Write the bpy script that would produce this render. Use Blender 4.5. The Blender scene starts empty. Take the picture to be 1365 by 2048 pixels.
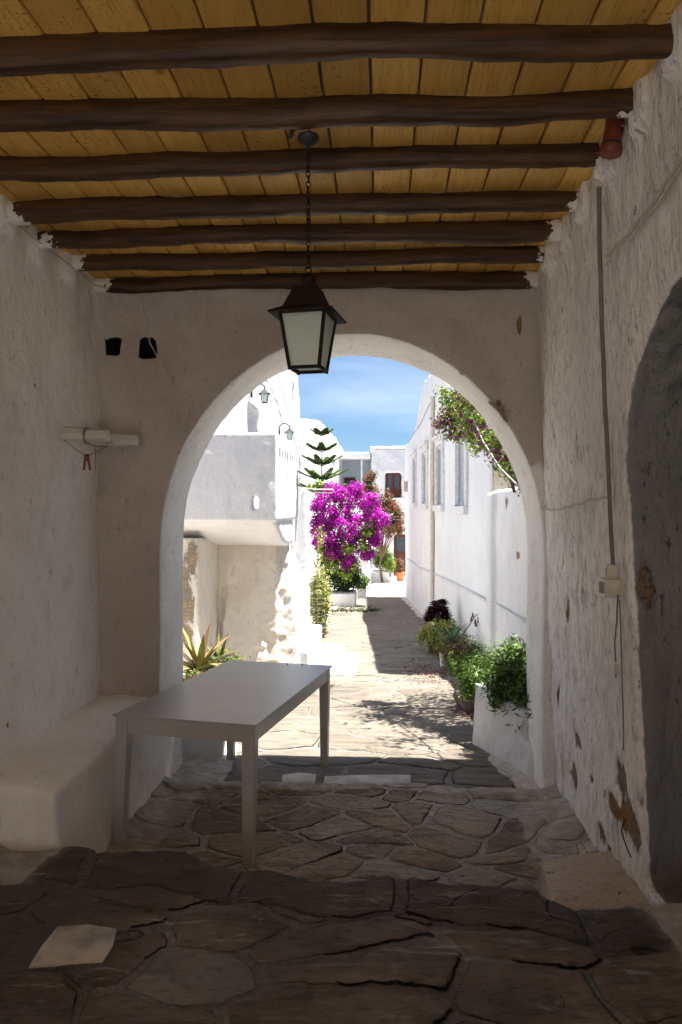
import bpy, bmesh, math, random
import numpy as np
from mathutils import Vector, Matrix, Euler
random.seed(7); RNG = np.random.default_rng(11)
D = bpy.data; S = bpy.context.scene; COL = S.collection
EYE = 1.86; F = 1500.0; YAW = math.atan(81/1500); PITCH = math.atan(8/1500)

# ------------------------------------------------------------------ camera
cam = D.cameras.new("camera"); co = D.objects.new("camera", cam); COL.objects.link(co)
cam.sensor_fit = 'VERTICAL'; cam.sensor_height = 36; cam.sensor_width = 24; cam.lens = 36*F/2048
cam.clip_start = .05; cam.clip_end = 3000
co.location = (0, 0, EYE); co.rotation_euler = (math.pi/2-PITCH, 0, YAW)
S.camera = co
CR = Euler((math.pi/2-PITCH, 0, YAW)).to_matrix()
def ray(px, py): return CR @ Vector(((px-682.5)/F, -(py-1024)/F, -1))
def P(px, py, Y=None, Z=None, X=None):
    d = ray(px, py)
    t = Y/d.y if Y is not None else ((Z-EYE)/d.z if Z is not None else X/d.x)
    return Vector((d.x*t, d.y*t, EYE+d.z*t))
def PW(px, py, a, b):               # hit of the vertical plane through plan points a, b
    d = ray(px, py); n = (b[1]-a[1], -(b[0]-a[0])); t = (a[0]*n[0]+a[1]*n[1])/(d.x*n[0]+d.y*n[1])
    return Vector((d.x*t, d.y*t, EYE+d.z*t))

# ------------------------------------------------------------------ noise
def _h(i, j, k, s):
    n = (i*374761393 + j*668265263 + k*2147483647 + s*1274126177) & 0xffffffff
    n = ((n ^ (n >> 13)) * 1274126177) & 0xffffffff
    n = ((n ^ (n >> 16)) * 2246822519) & 0xffffffff
    return ((n ^ (n >> 15)) & 0xffffff)/float(0xffffff)
def vn(p, s=0):
    p = np.asarray(p, float); i = np.floor(p).astype(np.int64); f = p-i; f = f*f*(3-2*f); r = 0
    for a in (0, 1):
        for b in (0, 1):
            for c in (0, 1):
                w = (f[:,0] if a else 1-f[:,0])*(f[:,1] if b else 1-f[:,1])*(f[:,2] if c else 1-f[:,2])
                r = r + w*_h(i[:,0]+a, i[:,1]+b, i[:,2]+c, s)
    return r*2-1
def fbm(p, o=4, s=0, g=.5):
    p = np.asarray(p, float); r = 0; a = 1; t = 0
    for k in range(o): r = r + a*vn(p*2**k+17.3*k, s+k); t += a; a *= g
    return r/t
def sst(a, b, x): t = np.clip((x-a)/(b-a), 0, 1); return t*t*(3-2*t)

# ------------------------------------------------------------------ object helpers
def tag(o, label=None, cat=None, group=None, kind=None):
    if label: o['label'] = label
    if cat: o['category'] = cat
    if group: o['group'] = group
    if kind: o['kind'] = kind
    return o
def empty(name, loc, label, cat, group=None, rz=0):
    o = D.objects.new(name, None); COL.objects.link(o); o.location = loc; o.rotation_euler = (0, 0, rz)
    o.empty_display_size = .1
    return tag(o, label, cat, group)
def link(name, me, mat, parent=None):
    o = D.objects.new(name, me); COL.objects.link(o)
    if mat is not None:
        me.materials.clear(); me.materials.append(mat)
    if parent is not None: o.parent = parent
    return o
def mesh_np(name, v, f, mat, parent=None, attrs=None, smooth=False):
    """v (N,3) world or parent-local coordinates, f (M,k)"""
    me = D.meshes.new(name); v = np.asarray(v, np.float32); f = np.asarray(f, np.int32); k = f.shape[1]
    me.vertices.add(len(v)); me.vertices.foreach_set('co', v.ravel())
    me.loops.add(f.size); me.loops.foreach_set('vertex_index', f.ravel())
    me.polygons.add(len(f)); me.polygons.foreach_set('loop_start', np.arange(0, f.size, k, dtype=np.int32))
    me.polygons.foreach_set('loop_total', np.full(len(f), k, np.int32))
    me.update(calc_edges=True); me.validate()
    for n, a in (attrs or {}).items():
        at = me.attributes.new(n, 'FLOAT', 'POINT'); at.data.foreach_set('value', np.asarray(a, np.float32))
    if smooth: me.polygons.foreach_set('use_smooth', np.ones(len(f), bool))
    return link(name, me, mat, parent)

class MB:
    def __init__(s): s.v = []; s.f = []
    def add(s, v, f):
        n = len(s.v); s.v += [tuple(a) for a in v]; s.f += [tuple(i+n for i in q) for q in f]; return s
    def box(s, x0, x1, y0, y1, z0, z1, m=None):
        v = [Vector((x, y, z)) for z in (z0, z1) for y in (y0, y1) for x in (x0, x1)]
        if m: v = [m @ a for a in v]
        return s.add(v, [(0,2,3,1),(4,5,7,6),(0,1,5,4),(2,6,7,3),(0,4,6,2),(1,3,7,5)])
    def hexa(s, v):                 # order as in box
        return s.add(v, [(0,2,3,1),(4,5,7,6),(0,1,5,4),(2,6,7,3),(0,4,6,2),(1,3,7,5)])
    def prism(s, poly, a, b, axis='y'):
        def q(p, t): return {'y': (p[0], t, p[1]), 'x': (t, p[0], p[1]), 'z': (p[0], p[1], t)}[axis]
        n = len(poly); v = [q(p, a) for p in poly]+[q(p, b) for p in poly]
        f = [tuple(range(n))[::-1], tuple(range(n, 2*n))]+[(i, (i+1) % n, (i+1) % n+n, i+n) for i in range(n)]
        return s.add(v, f)
    def tube(s, pts, r, n=8, cap=True):
        pts = [Vector(p) for p in pts]; rs = r if hasattr(r, '__len__') else [r]*len(pts); v = []; f = []
        t = (pts[1]-pts[0]).normalized(); u = t.orthogonal().normalized()
        for i, p in enumerate(pts):
            t = (pts[min(i+1, len(pts)-1)]-pts[max(i-1, 0)]).normalized()
            u = (u-t*u.dot(t)).normalized(); w = t.cross(u)
            for k in range(n):
                a = 2*math.pi*k/n; v.append(p+(u*math.cos(a)+w*math.sin(a))*rs[i])
        for i in range(len(pts)-1):
            for k in range(n): f.append((i*n+k, i*n+(k+1) % n, (i+1)*n+(k+1) % n, (i+1)*n+k))
        if cap: f += [tuple(range(n))[::-1], tuple(range((len(pts)-1)*n, len(pts)*n))]
        return s.add(v, f)
    def lathe(s, prof, c=(0, 0, 0), n=20):
        v = []; f = []
        for r, z in prof:
            for k in range(n): a = 2*math.pi*k/n; v.append((c[0]+r*math.cos(a), c[1]+r*math.sin(a), c[2]+z))
        for i in range(len(prof)-1):
            for k in range(n): f.append((i*n+k, i*n+(k+1) % n, (i+1)*n+(k+1) % n, (i+1)*n+k))
        f += [tuple(range(n))[::-1], tuple(range((len(prof)-1)*n, len(prof)*n))]
        return s.add(v, f)
    def torus(s, c, R, r, m, n=10, k=5, sx=1):
        v = []; f = []
        for i in range(n):
            a = 2*math.pi*i/n
            for j in range(k):
                b = 2*math.pi*j/k; q = Vector(((R+r*math.cos(b))*math.cos(a)*sx, r*math.sin(b), (R+r*math.cos(b))*math.sin(a)))
                v.append(Vector(c)+m @ q)
        for i in range(n):
            for j in range(k): f.append((i*k+j, i*k+(j+1) % k, ((i+1) % n)*k+(j+1) % k, ((i+1) % n)*k+j))
        return s.add(v, f)
    def blade(s, base, d, L, w, droop=.3, th=.15, n=7, fold=.35, tip=.02):
        base = Vector(base); d = Vector(d).normalized(); side = d.cross(Vector((0, 0, 1)))
        side = side.normalized() if side.length > .05 else Vector((1, 0, 0)); v = []; f = []
        p = base.copy(); step = L/n; cur = d.copy()
        for i in range(n+1):
            t = i/n; ww = w*.5*(1-.25*(1-t)**2)*(1-t**1.8)+tip*w*.5; up = side.cross(cur).normalized()
            v += [p-side*ww+up*ww*fold, p-up*w*th*(1-t), p+side*ww+up*ww*fold]
            p = p+cur*step; cur = (cur+Vector((0, 0, -droop/n))).normalized()
        for i in range(n):
            a = i*3; f += [(a, a+1, a+4, a+3), (a+1, a+2, a+5, a+4), (a+2, a, a+3, a+5)]
        return s.add(v, f)
    def build(s, name, mat, parent=None, bevel=0, seg=2, smooth=False, attrs=None):
        me = D.meshes.new(name); me.from_pydata([tuple(a) for a in s.v], [], s.f); me.validate()
        bm = bmesh.new(); bm.from_mesh(me)
        bmesh.ops.recalc_face_normals(bm, faces=bm.faces)
        if bevel:
            ed = [e for e in bm.edges if len(e.link_faces) == 2 and e.calc_face_angle() > .5]
            bmesh.ops.bevel(bm, geom=ed, offset=bevel, segments=seg, affect='EDGES', profile=.5)
        bm.to_mesh(me); bm.free()
        if smooth:
            me.polygons.foreach_set('use_smooth', np.ones(len(me.polygons), bool))
            if bevel or smooth == 'auto':
                try: me.set_sharp_from_angle(angle=.7)
                except Exception: pass
        return link(name, me, mat, parent)

def world_co(me):
    a = np.empty(len(me.vertices)*3, np.float32); me.vertices.foreach_get('co', a); return a.reshape(-1, 3).astype(float)
def plaster(name, solid, mat, cuts=(), voxel=.03, amp=.012, sm=4, parent=None, freq=3., peel=(), fine=.3, warp=None, vst=1., lit_fn=None):
    """soft lime-washed masonry: solid minus cuts, voxel remeshed, softened and roughened"""
    tmp = solid.build('tmp', None); cut = []
    for c in cuts:
        q = c.build('cut', None); cut.append(q); m = tmp.modifiers.new('b', 'BOOLEAN'); m.operation = 'DIFFERENCE'; m.object = q; m.solver = 'EXACT'; m.use_self = True
    m = tmp.modifiers.new('r', 'REMESH'); m.mode = 'VOXEL'; m.voxel_size = voxel
    if sm: m = tmp.modifiers.new('s', 'SMOOTH'); m.factor = .5; m.iterations = sm
    dg = bpy.context.evaluated_depsgraph_get(); me = D.meshes.new_from_object(tmp.evaluated_get(dg))
    for o in [tmp]+cut: md = o.data; D.objects.remove(o); D.meshes.remove(md)
    me.name = name; v = world_co(me); nn = np.empty(len(v)*3, np.float32); me.vertices.foreach_get('normal', nn); nn = nn.reshape(-1, 3)
    vs = v*np.array([1, 1, vst]); d = amp*fbm(vs*freq, 3, 5)+amp*fine*fbm(vs*freq*6, 3, 9)
    if warp is not None: v = warp(v)
    pl = np.zeros(len(v)); lit_mask = np.maximum(sst(-.75, -.45, nn[:,1]), sst(.85, .98, v[:,0])*sst(EYE+.45, EYE+.1, v[:,2])*(name == 'arch_wall')) if lit_fn is None else lit_fn(v)  # painted light: faces not turned to the camera take the paler tone
    for c, rh, rv in peel:
        dx = (np.hypot(v[:,0]-c[0], v[:,1]-c[1]) if not isinstance(c, tuple) else np.abs(v[:,1]-c[1]))/rh; dz = (v[:,2]-c[2])/rv
        pl = np.maximum(pl, np.clip(1.15-np.sqrt(dx*dx+dz*dz)*.65, 0, 1))
    d = d-.008*sst(.45, .6, pl+.25*fbm(v*14, 3, 3))
    v = v+nn*d[:, None]
    me.vertices.foreach_set('co', v.astype(np.float32).ravel())
    pl = pl*np.where(np.array([lit_fn is not None]*len(v)), np.clip(lit_mask+(v[:,2] > .9)*(v[:,1] > 3.2)*1.0, 0, 1), 1.)
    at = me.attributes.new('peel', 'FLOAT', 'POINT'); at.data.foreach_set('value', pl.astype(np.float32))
    at = me.attributes.new('lit_tone', 'FLOAT', 'POINT'); at.data.foreach_set('value', lit_mask.astype(np.float32))
    me.polygons.foreach_set('use_smooth', np.ones(len(me.polygons), bool)); me.update()
    return link(name, me, mat, parent)

# ------------------------------------------------------------------ materials
class NT:
    def __init__(s, name):
        s.m = D.materials.new(name); s.m.use_nodes = True; s.t = s.m.node_tree; s.b = s.t.nodes['Principled BSDF']; s.out = s.t.nodes['Material Output']
        s.tc = s.n('ShaderNodeTexCoord')
    def n(s, k, **kw):
        q = s.t.nodes.new(k)
        for a, b in kw.items(): setattr(q, a, b)
        return q
    def l(s, a, b): s.t.links.new(a, b)
    def set(s, q, i, v):
        if hasattr(v, 'node'): s.l(v, q.inputs[i])
        else: q.inputs[i].default_value = v
    def noise(s, sc, det=4, rough=.55, stretch=None, dist=0, co=None):
        q = s.n('ShaderNodeTexNoise'); q.inputs['Scale'].default_value = sc; q.inputs['Detail'].default_value = det
        q.inputs['Roughness'].default_value = rough; q.inputs['Distortion'].default_value = dist
        src = co or s.tc.outputs['Object']
        if stretch:
            mp = s.n('ShaderNodeMapping'); mp.inputs['Scale'].default_value = stretch; s.l(src, mp.inputs[0]); src = mp.outputs[0]
        s.l(src, q.inputs['Vector']); return q.outputs['Fac']
    def math(s, op, a, b=0., c=0., cl=False):
        q = s.n('ShaderNodeMath', operation=op, use_clamp=cl); s.set(q, 0, a); s.set(q, 1, b); s.set(q, 2, c); return q.outputs[0]
    def step(s, x, a, b):
        q = s.n('ShaderNodeMapRange', interpolation_type='SMOOTHSTEP'); s.set(q, 0, x); s.set(q, 1, a); s.set(q, 2, b); return q.outputs[0]
    def mix(s, f, a, b):
        q = s.n('ShaderNodeMix', data_type='RGBA'); s.set(q, 0, f)
        for i, v in ((6, a), (7, b)):
            if hasattr(v, 'node'): s.l(v, q.inputs[i])
            else: q.inputs[i].default_value = (*v, 1)
        return q.outputs[2]
    def attr(s, n): q = s.n('ShaderNodeAttribute', attribute_name=n); return q.outputs['Fac']
    def bump(s, h, st, dist=.01, nrm=None):
        q = s.n('ShaderNodeBump'); q.inputs['Strength'].default_value = st; q.inputs['Distance'].default_value = dist; s.l(h, q.inputs['Height'])
        if nrm: s.l(nrm, q.inputs['Normal'])
        return q.outputs[0]
    def fin(s, col=None, rough=.8, nrm=None, spec=.3):
        if col is not None:
            if hasattr(col, 'node'): s.l(col, s.b.inputs['Base Color'])
            else: s.b.inputs['Base Color'].default_value = (*col, 1)
        s.set(s.b, 'Roughness', rough); s.b.inputs['Specular IOR Level'].default_value = spec
        if nrm: s.l(nrm, s.b.inputs['Normal'])
        return s.m

def m_plaster(name, base=(.8,.79,.77), dark=(.62,.6,.57), stain=(.33,.3,.27), amt=.5, streak=.5, bump=.5, peelc=((.3,.17,.07),(.22,.2,.18)), speck=.5, lit_tone=None):
    n = NT(name); big = n.noise(1.1, 5, .6); c = n.mix(n.step(big, .38, .68), base, dark)
    if lit_tone: rv = n.math('ADD', n.attr('lit_tone'), n.math('MULTIPLY', n.math('SUBTRACT', n.noise(14, 5), .5), .5)); c = n.mix(n.step(rv, .35, .6), c, n.mix(n.step(big, .38, .68), lit_tone, tuple(x*.84 for x in lit_tone)))  # blends the shaded base into the paler lit colour by the mask
    st = n.noise(5, 7, .72, stretch=(1, 1, 1-.82*streak)); c = n.mix(n.math('MULTIPLY', n.step(st, .55, .72), amt*.8), c, stain)
    sk = n.noise(26, 4, .7, stretch=(1, 1, .35)); sp = n.math('MULTIPLY', n.step(sk, .60, .70), speck); f2 = n.noise(48, 5, .75, stretch=(1, 1, 1-.75*streak)); c = n.mix(n.math('MULTIPLY', n.step(f2, .46, .66), min(1., speck*.7)), c, tuple(x*.78 for x in dark)); c = n.mix(sp, c, tuple(x*.45 for x in stain))
    hair = n.noise(3, 3, .5, dist=1.2); ln = n.step(n.math('ABSOLUTE', n.math('SUBTRACT', hair, .5)), .006, .0); ln = n.math('MULTIPLY', ln, n.step(n.noise(1.7, 2), .55, .65)); c = n.mix(n.math('MULTIPLY', ln, .6), c, stain)
    pe = n.math('ADD', n.attr('peel'), n.math('MULTIPLY', n.math('SUBTRACT', n.noise(11, 8, .72, stretch=(1, 1, .45)), .5), 1.9))
    pm = n.step(pe, .64, .67); pc = n.mix(n.step(n.noise(6, 5, .6), .42, .6), peelc[0], peelc[1]); pc = n.mix(n.step(n.noise(60, 3), .4, .7), pc, tuple(x*.5 for x in peelc[0])); c = n.mix(pm, c, pc)
    rim = n.math('MULTIPLY', n.step(pe, .5, .6), .35); c = n.mix(n.math('SUBTRACT', rim, pm, cl=True), c, stain)
    b1 = n.noise(9, 8, .6, stretch=(1, 1, 1-.5*streak)); b2 = n.noise(70, 3, .6)
    h = n.math('ADD', b1, n.math('MULTIPLY', b2, .12)); h = n.math('SUBTRACT', h, n.math('MULTIPLY', pm, .5)); h = n.math('SUBTRACT', h, n.math('MULTIPLY', sp, .3))
    return n.fin(c, .9, n.bump(h, bump, .03), .2)
M = {}
M['in'] = m_plaster('interior_plaster', (.90,.885,.865), (.80,.775,.75), (.5,.46,.42), .45, .4, .7, speck=.4)
M['rough'] = m_plaster('rough_plaster', (.26,.25,.245), (.21,.205,.205), (.17,.15,.14), .75, 1., 1.2, speck=.6, lit_tone=(.93,.915,.89))  # dark base paints shade into the recess, paler tone on the wall outside
M['arch'] = m_plaster('arch_plaster', (.58,.515,.465), (.45,.39,.345), (.28,.22,.17), .45, 0., .6, speck=.3, lit_tone=(.90,.885,.86))  # camera-facing side darker, soffit paler: light falloff put into the colour
M['white'] = m_plaster('whitewash', (.72,.72,.725), (.63,.64,.66), (.44,.455,.49), .6, .6, .5, speck=.3)
M['tall'] = m_plaster('weathered_whitewash', (.58,.58,.585), (.48,.49,.51), (.28,.30,.34), 1., .7, .6, speck=.5)
M['whitesmooth'] = m_plaster('smooth_whitewash', (.70,.705,.72), (.64,.65,.675), (.52,.535,.57), .5, .6, .15, speck=.1)
M['stained'] = m_plaster('stained_plaster', (.70,.66,.60), (.58,.52,.44), (.34,.28,.21), .7, .6, .6, peelc=((.36,.27,.18),(.25,.22,.19)), speck=.35)
M['beige'] = m_plaster('bare_render', (.40,.35,.285), (.30,.265,.225), (.25,.22,.18), .6, .3, .5, speck=.4)
def m_wood(name, c1, c2, c3, ax='x', rough=.6, paint=False, speck=.0):
    n = NT(name); st = {'x': (.35, 6, 6), 'y': (6, .35, 6)}[ax]
    g = n.noise(4, 6, .6, stretch=st, dist=.6); fine = n.noise(22, 4, .6, stretch=st); c = n.mix(n.step(g, .35, .65), c1, c2)
    c = n.mix(n.math('MULTIPLY', n.step(fine, .5, .75), .6), c, c3)
    kn = n.noise(5.5, 2, .5, stretch=(1, .6, 1) if ax == 'y' else (.5, 1, 1)); c = n.mix(n.math('MULTIPLY', n.step(kn, .7, .76), .75), c, c3)
    if ax == 'y':
        r = n.attr('rnd'); c = n.mix(n.math('MULTIPLY', r, .7), c, tuple(x*.5 for x in c2))
    if speck: c = n.mix(n.math('MULTIPLY', n.math('MULTIPLY', n.step(n.noise(55, 3, .7), .58, .66), n.step(n.noise(1.3, 3), .48, .6)), speck), c, (.03,.025,.02))
    if paint:
        sep = n.n('ShaderNodeSeparateXYZ'); n.l(n.tc.outputs['Object'], sep.inputs[0])
        e = n.math('MAXIMUM', n.math('SUBTRACT', sep.outputs[0], .93), n.math('SUBTRACT', -1.80, sep.outputs[0]))
        e = n.math('ADD', e, n.math('MULTIPLY', n.math('SUBTRACT', n.noise(9, 5, .7), .5), .5)); c = n.mix(n.step(e, .0, .01), c, (.72,.7,.67))
    h = n.math('ADD', g, n.math('MULTIPLY', fine, .5))
    return n.fin(c, rough, n.bump(h, .5, .012), .35)
M['beam'] = m_wood('beam_wood', (.095,.042,.015), (.032,.013,.005), (.009,.005,.003), 'x', .5, True)
M['plank'] = m_wood('plank_wood', (.97,.63,.17), (.90,.52,.12), (.3,.14,.035), 'y', .5, False, .8)
M['lath'] = m_wood('painted_pole', (.7,.67,.62), (.6,.56,.5), (.35,.3,.25), 'x', .8)
def m_simple(name, col, rough=.6, metal=0., var=.2, bump=.15, sc=12, spec=.4):
    n = NT(name); c = n.mix(n.step(n.noise(sc, 5, .6), .35, .7), col, tuple(x*(1-var) for x in col)); n.b.inputs['Metallic'].default_value = metal
    return n.fin(c, rough, n.bump(n.noise(sc*4, 4), bump, .004), spec)
M['iron'] = m_simple('rusty_iron', (.022,.012,.009), .7, .0, .5, .4, 30, .15)
M['blackiron'] = m_simple('black_iron', (.03,.03,.032), .5, .2)
M['grate'] = m_simple('green_iron', (.018,.022,.022), .7)
M['dark'] = m_simple('dark_glass', (.05,.07,.09), .12, 0, .2, 0)
M['redwood'] = m_simple('oxblood_paint', (.085,.014,.012), .5)
M['terra'] = m_simple('terracotta', (.48,.17,.075), .75)
M['plastic_or'] = m_simple('orange_plastic', (.17,.035,.018), .5)
M['cable'] = m_simple('painted_cable', (.55,.52,.47), .7)
M['cabled'] = m_simple('old_cable', (.2,.17,.15), .7)
M['socket'] = m_simple('ivory_plastic', (.62,.56,.46), .5)
M['grey_blk'] = m_simple('black_pot', (.03,.03,.03), .6)
M['potgrey'] = m_simple('weathered_bowl', (.3,.24,.19), .85)
M['stem'] = m_simple('bark', (.17,.11,.07), .9, 0, .5, .6, 20)
M['gstem'] = m_simple('green_stem', (.14,.2,.07), .7)
M['soil'] = m_simple('soil', (.09,.06,.04), .95, 0, .5, .8, 25)
M['marble'] = m_simple('worn_marble', (.56,.51,.44), .55, 0, .45, .5, 9)
M['string'] = m_simple('rusty_string', (.16,.09,.05), .9)
M['peg'] = m_simple('red_peg', (.22,.04,.02), .6)
M['wallpipe'] = m_simple('beige_pipe', (.62,.53,.47), .6)
M['whitepaint'] = m_simple('white_paint', (.68,.68,.68), .6)
M['shutterblue'] = m_simple('pale_blue_shutter', (.52,.56,.60), .6)
M['bulb'] = m_simple('bulb_glass', (.65,.6,.5), .3)
M['litter'] = m_simple('dry_leaves', (.2,.09,.07), .8, 0, .6, .1, 4)
M['wire'] = m_simple('grey_wire', (.3,.32,.3), .5)
M['facade'] = m_plaster('shaded_facade', (.66,.67,.69), (.60,.62,.65), (.45,.47,.51), .3, 0., .7, speck=.1)
M['blueshade'] = m_plaster('blue_shade_wall', (.38,.43,.48), (.35,.40,.45), (.4,.45,.5), .2, .4, .1, speck=.0)  # darker blue tone paints the shade in the far house recess
# table paint: satin, a little uneven
n = NT('table_paint'); c = n.mix(n.step(n.noise(3, 5), .35, .7), (.44,.43,.415), (.39,.38,.37)); sm_ = n.noise(2.3, 7, .7, dist=1.); c = n.mix(n.math('MULTIPLY', n.step(sm_, .5, .7), .35), c, (.46,.44,.41)); c = n.mix(n.math('MULTIPLY', n.step(n.noise(38, 4, .7), .66, .72), .5), c, (.2,.18,.16)); r = n.math('ADD', n.math('MULTIPLY', n.noise(5, 6, .65, stretch=(1, 3, 1)), .12), .24)
M['table'] = n.fin(c, r, n.bump(n.noise(180, 2), .05, .002), .5)
n = NT('frosted_glass'); tr = n.n('ShaderNodeBsdfTranslucent'); tr.inputs[0].default_value = (.95,1,.97,1); mx = n.n('ShaderNodeMixShader'); n.fin((.75,.8,.76), .3, None, .5)
mx.inputs[0].default_value = .68; n.l(n.b.outputs[0], mx.inputs[1]); n.l(tr.outputs[0], mx.inputs[2]); n.l(mx.outputs[0], n.out.inputs[0]); M['glass'] = n.m
def m_leaf(name, cols, trans=.35, rough=.5):
    n = NT(name); ra = n.n('ShaderNodeValToRGB'); n.l(n.attr('rnd'), ra.inputs[0]); el = ra.color_ramp.elements
    while len(el) < len(cols): el.new(.5)
    for i, c in enumerate(cols): el[i].position = i/(len(cols)-1); el[i].color = (*c, 1)
    n.fin(ra.outputs[0], rough, None, .4); t = n.n('ShaderNodeBsdfTranslucent'); n.l(ra.outputs[0], t.inputs[0])
    mx = n.n('ShaderNodeMixShader'); mx.inputs[0].default_value = trans; n.l(n.b.outputs[0], mx.inputs[1]); n.l(t.outputs[0], mx.inputs[2]); n.l(mx.outputs[0], n.out.inputs[0]); return n.m
M['l_green'] = m_leaf('green_leaves', [(.03,.07,.012), (.075,.15,.02), (.16,.25,.035)])
M['l_dark'] = m_leaf('dark_leaves', [(.015,.035,.01), (.035,.07,.018), (.06,.11,.025)])
M['l_bright'] = m_leaf('bright_leaves', [(.09,.17,.02), (.2,.3,.04), (.36,.42,.08)])
M['l_yellow'] = m_leaf('yellow_leaves', [(.18,.22,.04), (.34,.36,.07), (.5,.42,.12)])
M['l_mag'] = m_leaf('magenta_bracts', [(.40,.002,.32), (.58,.004,.50), (.76,.06,.70)], .45)
M['l_red'] = m_leaf('red_bracts', [(.3,.02,.02), (.45,.05,.04), (.3,.04,.08)], .4)
M['l_mixed'] = m_leaf('reddish_leaves', [(.05,.09,.015), (.1,.11,.03), (.16,.07,.035), (.2,.12,.05)])
M['l_purple'] = m_leaf('dark_purple_leaves', [(.02,.008,.012), (.05,.014,.022), (.09,.03,.035)], .1)
M['l_faded'] = m_leaf('faded_bracts', [(.2,.05,.09), (.24,.03,.2), (.22,.13,.07)], .35)
M['agave'] = m_leaf('agave_blades', [(.13,.16,.04), (.25,.26,.08), (.23,.15,.07), (.15,.06,.035)], .15)
M['aloe'] = m_leaf('aloe_blades', [(.07,.16,.09), (.12,.22,.1)], .15)

# pavement
def m_pave(name, stones, mortar, crackd=.8, bump=1.):
    n = NT(name); tone = n.attr('tone'); ra = n.n('ShaderNodeValToRGB'); n.l(tone, ra.inputs[0]); el = ra.color_ramp.elements
    while len(el) < len(stones): el.new(.5)
    for i, c in enumerate(stones): el[i].position = i/(len(stones)-1); el[i].color = (*c, 1)
    lay = n.noise(3.5, 8, .68, stretch=(.7, 2.2, 1), dist=.7); fin = n.noise(24, 7, .72, stretch=(.7, 1.5, 1)); blot = n.noise(2.2, 6, .62)
    c = n.mix(n.math('MULTIPLY', n.step(lay, .45, .66), .6), ra.outputs[0], tuple(x*.35 for x in stones[0]))
    c = n.mix(n.math('MULTIPLY', n.step(fin, .5, .72), .45), c, tuple(min(1, x*1.5) for x in stones[-1]))
    c = n.mix(n.math('MULTIPLY', n.step(fin, .48, .3), .7), c, tuple(x*.28 for x in stones[0]))
    c = n.mix(n.math('MULTIPLY', n.step(blot, .55, .7), .4), c, tuple(x*1.1 for x in mortar))
    mo = n.mix(n.step(n.noise(30, 5, .7), .35, .7), mortar, tuple(x*.55 for x in mortar))
    ed = n.math('ADD', n.attr('edge'), n.math('MULTIPLY', n.math('SUBTRACT', n.noise(22, 5, .6), .5), .014)); jm = n.step(ed, .003, -.003)
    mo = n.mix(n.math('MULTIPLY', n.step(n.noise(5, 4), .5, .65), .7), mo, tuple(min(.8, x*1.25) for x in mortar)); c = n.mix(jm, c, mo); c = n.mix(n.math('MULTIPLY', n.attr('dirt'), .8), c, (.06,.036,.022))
    pl = n.math('ADD', n.attr('wash'), n.math('MULTIPLY', n.math('SUBTRACT', n.noise(7, 7, .7), .5), .9)); wc = n.mix(n.step(n.noise(11, 6, .7), .35, .65), (.80,.745,.67), (.56,.48,.40))
    wc = n.mix(n.math('MULTIPLY', n.step(n.noise(3, 5, .6), .5, .7), .6), wc, (.42,.32,.23)); c = n.mix(n.math('MULTIPLY', n.step(pl, .42, .62), .9), c, wc)
    g1 = n.step(n.math('ABSOLUTE', n.math('SUBTRACT', ed, .003)), .0038, .0012); g1 = n.math('MULTIPLY', g1, n.step(n.math('ADD', n.attr('gap'), n.math('MULTIPLY', n.math('SUBTRACT', n.noise(6, 3), .5), .8)), .55, .75))
    v1 = n.step(n.math('ABSOLUTE', n.math('ADD', n.attr('vein'), n.math('MULTIPLY', n.math('SUBTRACT', n.noise(9, 5), .5), .05))), .009, .003); ck = n.math('MAXIMUM', g1, n.math('MULTIPLY', v1, .8)); c = n.mix(n.math('MULTIPLY', ck, crackd), c, (.02,.015,.011))
    l2 = n.noise(2.7, 9, .75, stretch=(.6, 3., 1), dist=1.5); c = n.mix(n.math('MULTIPLY', n.step(l2, .58, .68), .5), c, (.62,.62,.62) if crackd > 1.5 else tuple(x*1.25 for x in mortar)) if 1 else c
    h = n.math('ADD', n.math('MULTIPLY', lay, .8), n.math('MULTIPLY', fin, .6)); h = n.math('ADD', h, n.math('MULTIPLY', n.noise(90, 3, .6), .12)); h = n.math('SUBTRACT', h, n.math('ADD', n.math('MULTIPLY', ck, .5), n.math('MULTIPLY', jm, .25)))
    return n.fin(c, n.math('ADD', n.math('MULTIPLY', fin, .3), .55), n.bump(h, bump, .028), .35)
M['pave_in'] = m_pave('passage_flagstones', [(.40,.30,.21), (.56,.45,.33), (.66,.57,.46), (.53,.39,.24), (.70,.66,.60)], (.74,.68,.60), 1., 2.2)
M['pave_out'] = m_pave('alley_flagstones', [(.15,.12,.09), (.20,.165,.125), (.17,.145,.115), (.22,.185,.14), (.14,.125,.10)], (.26,.235,.195), 1., 1.2)

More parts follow.
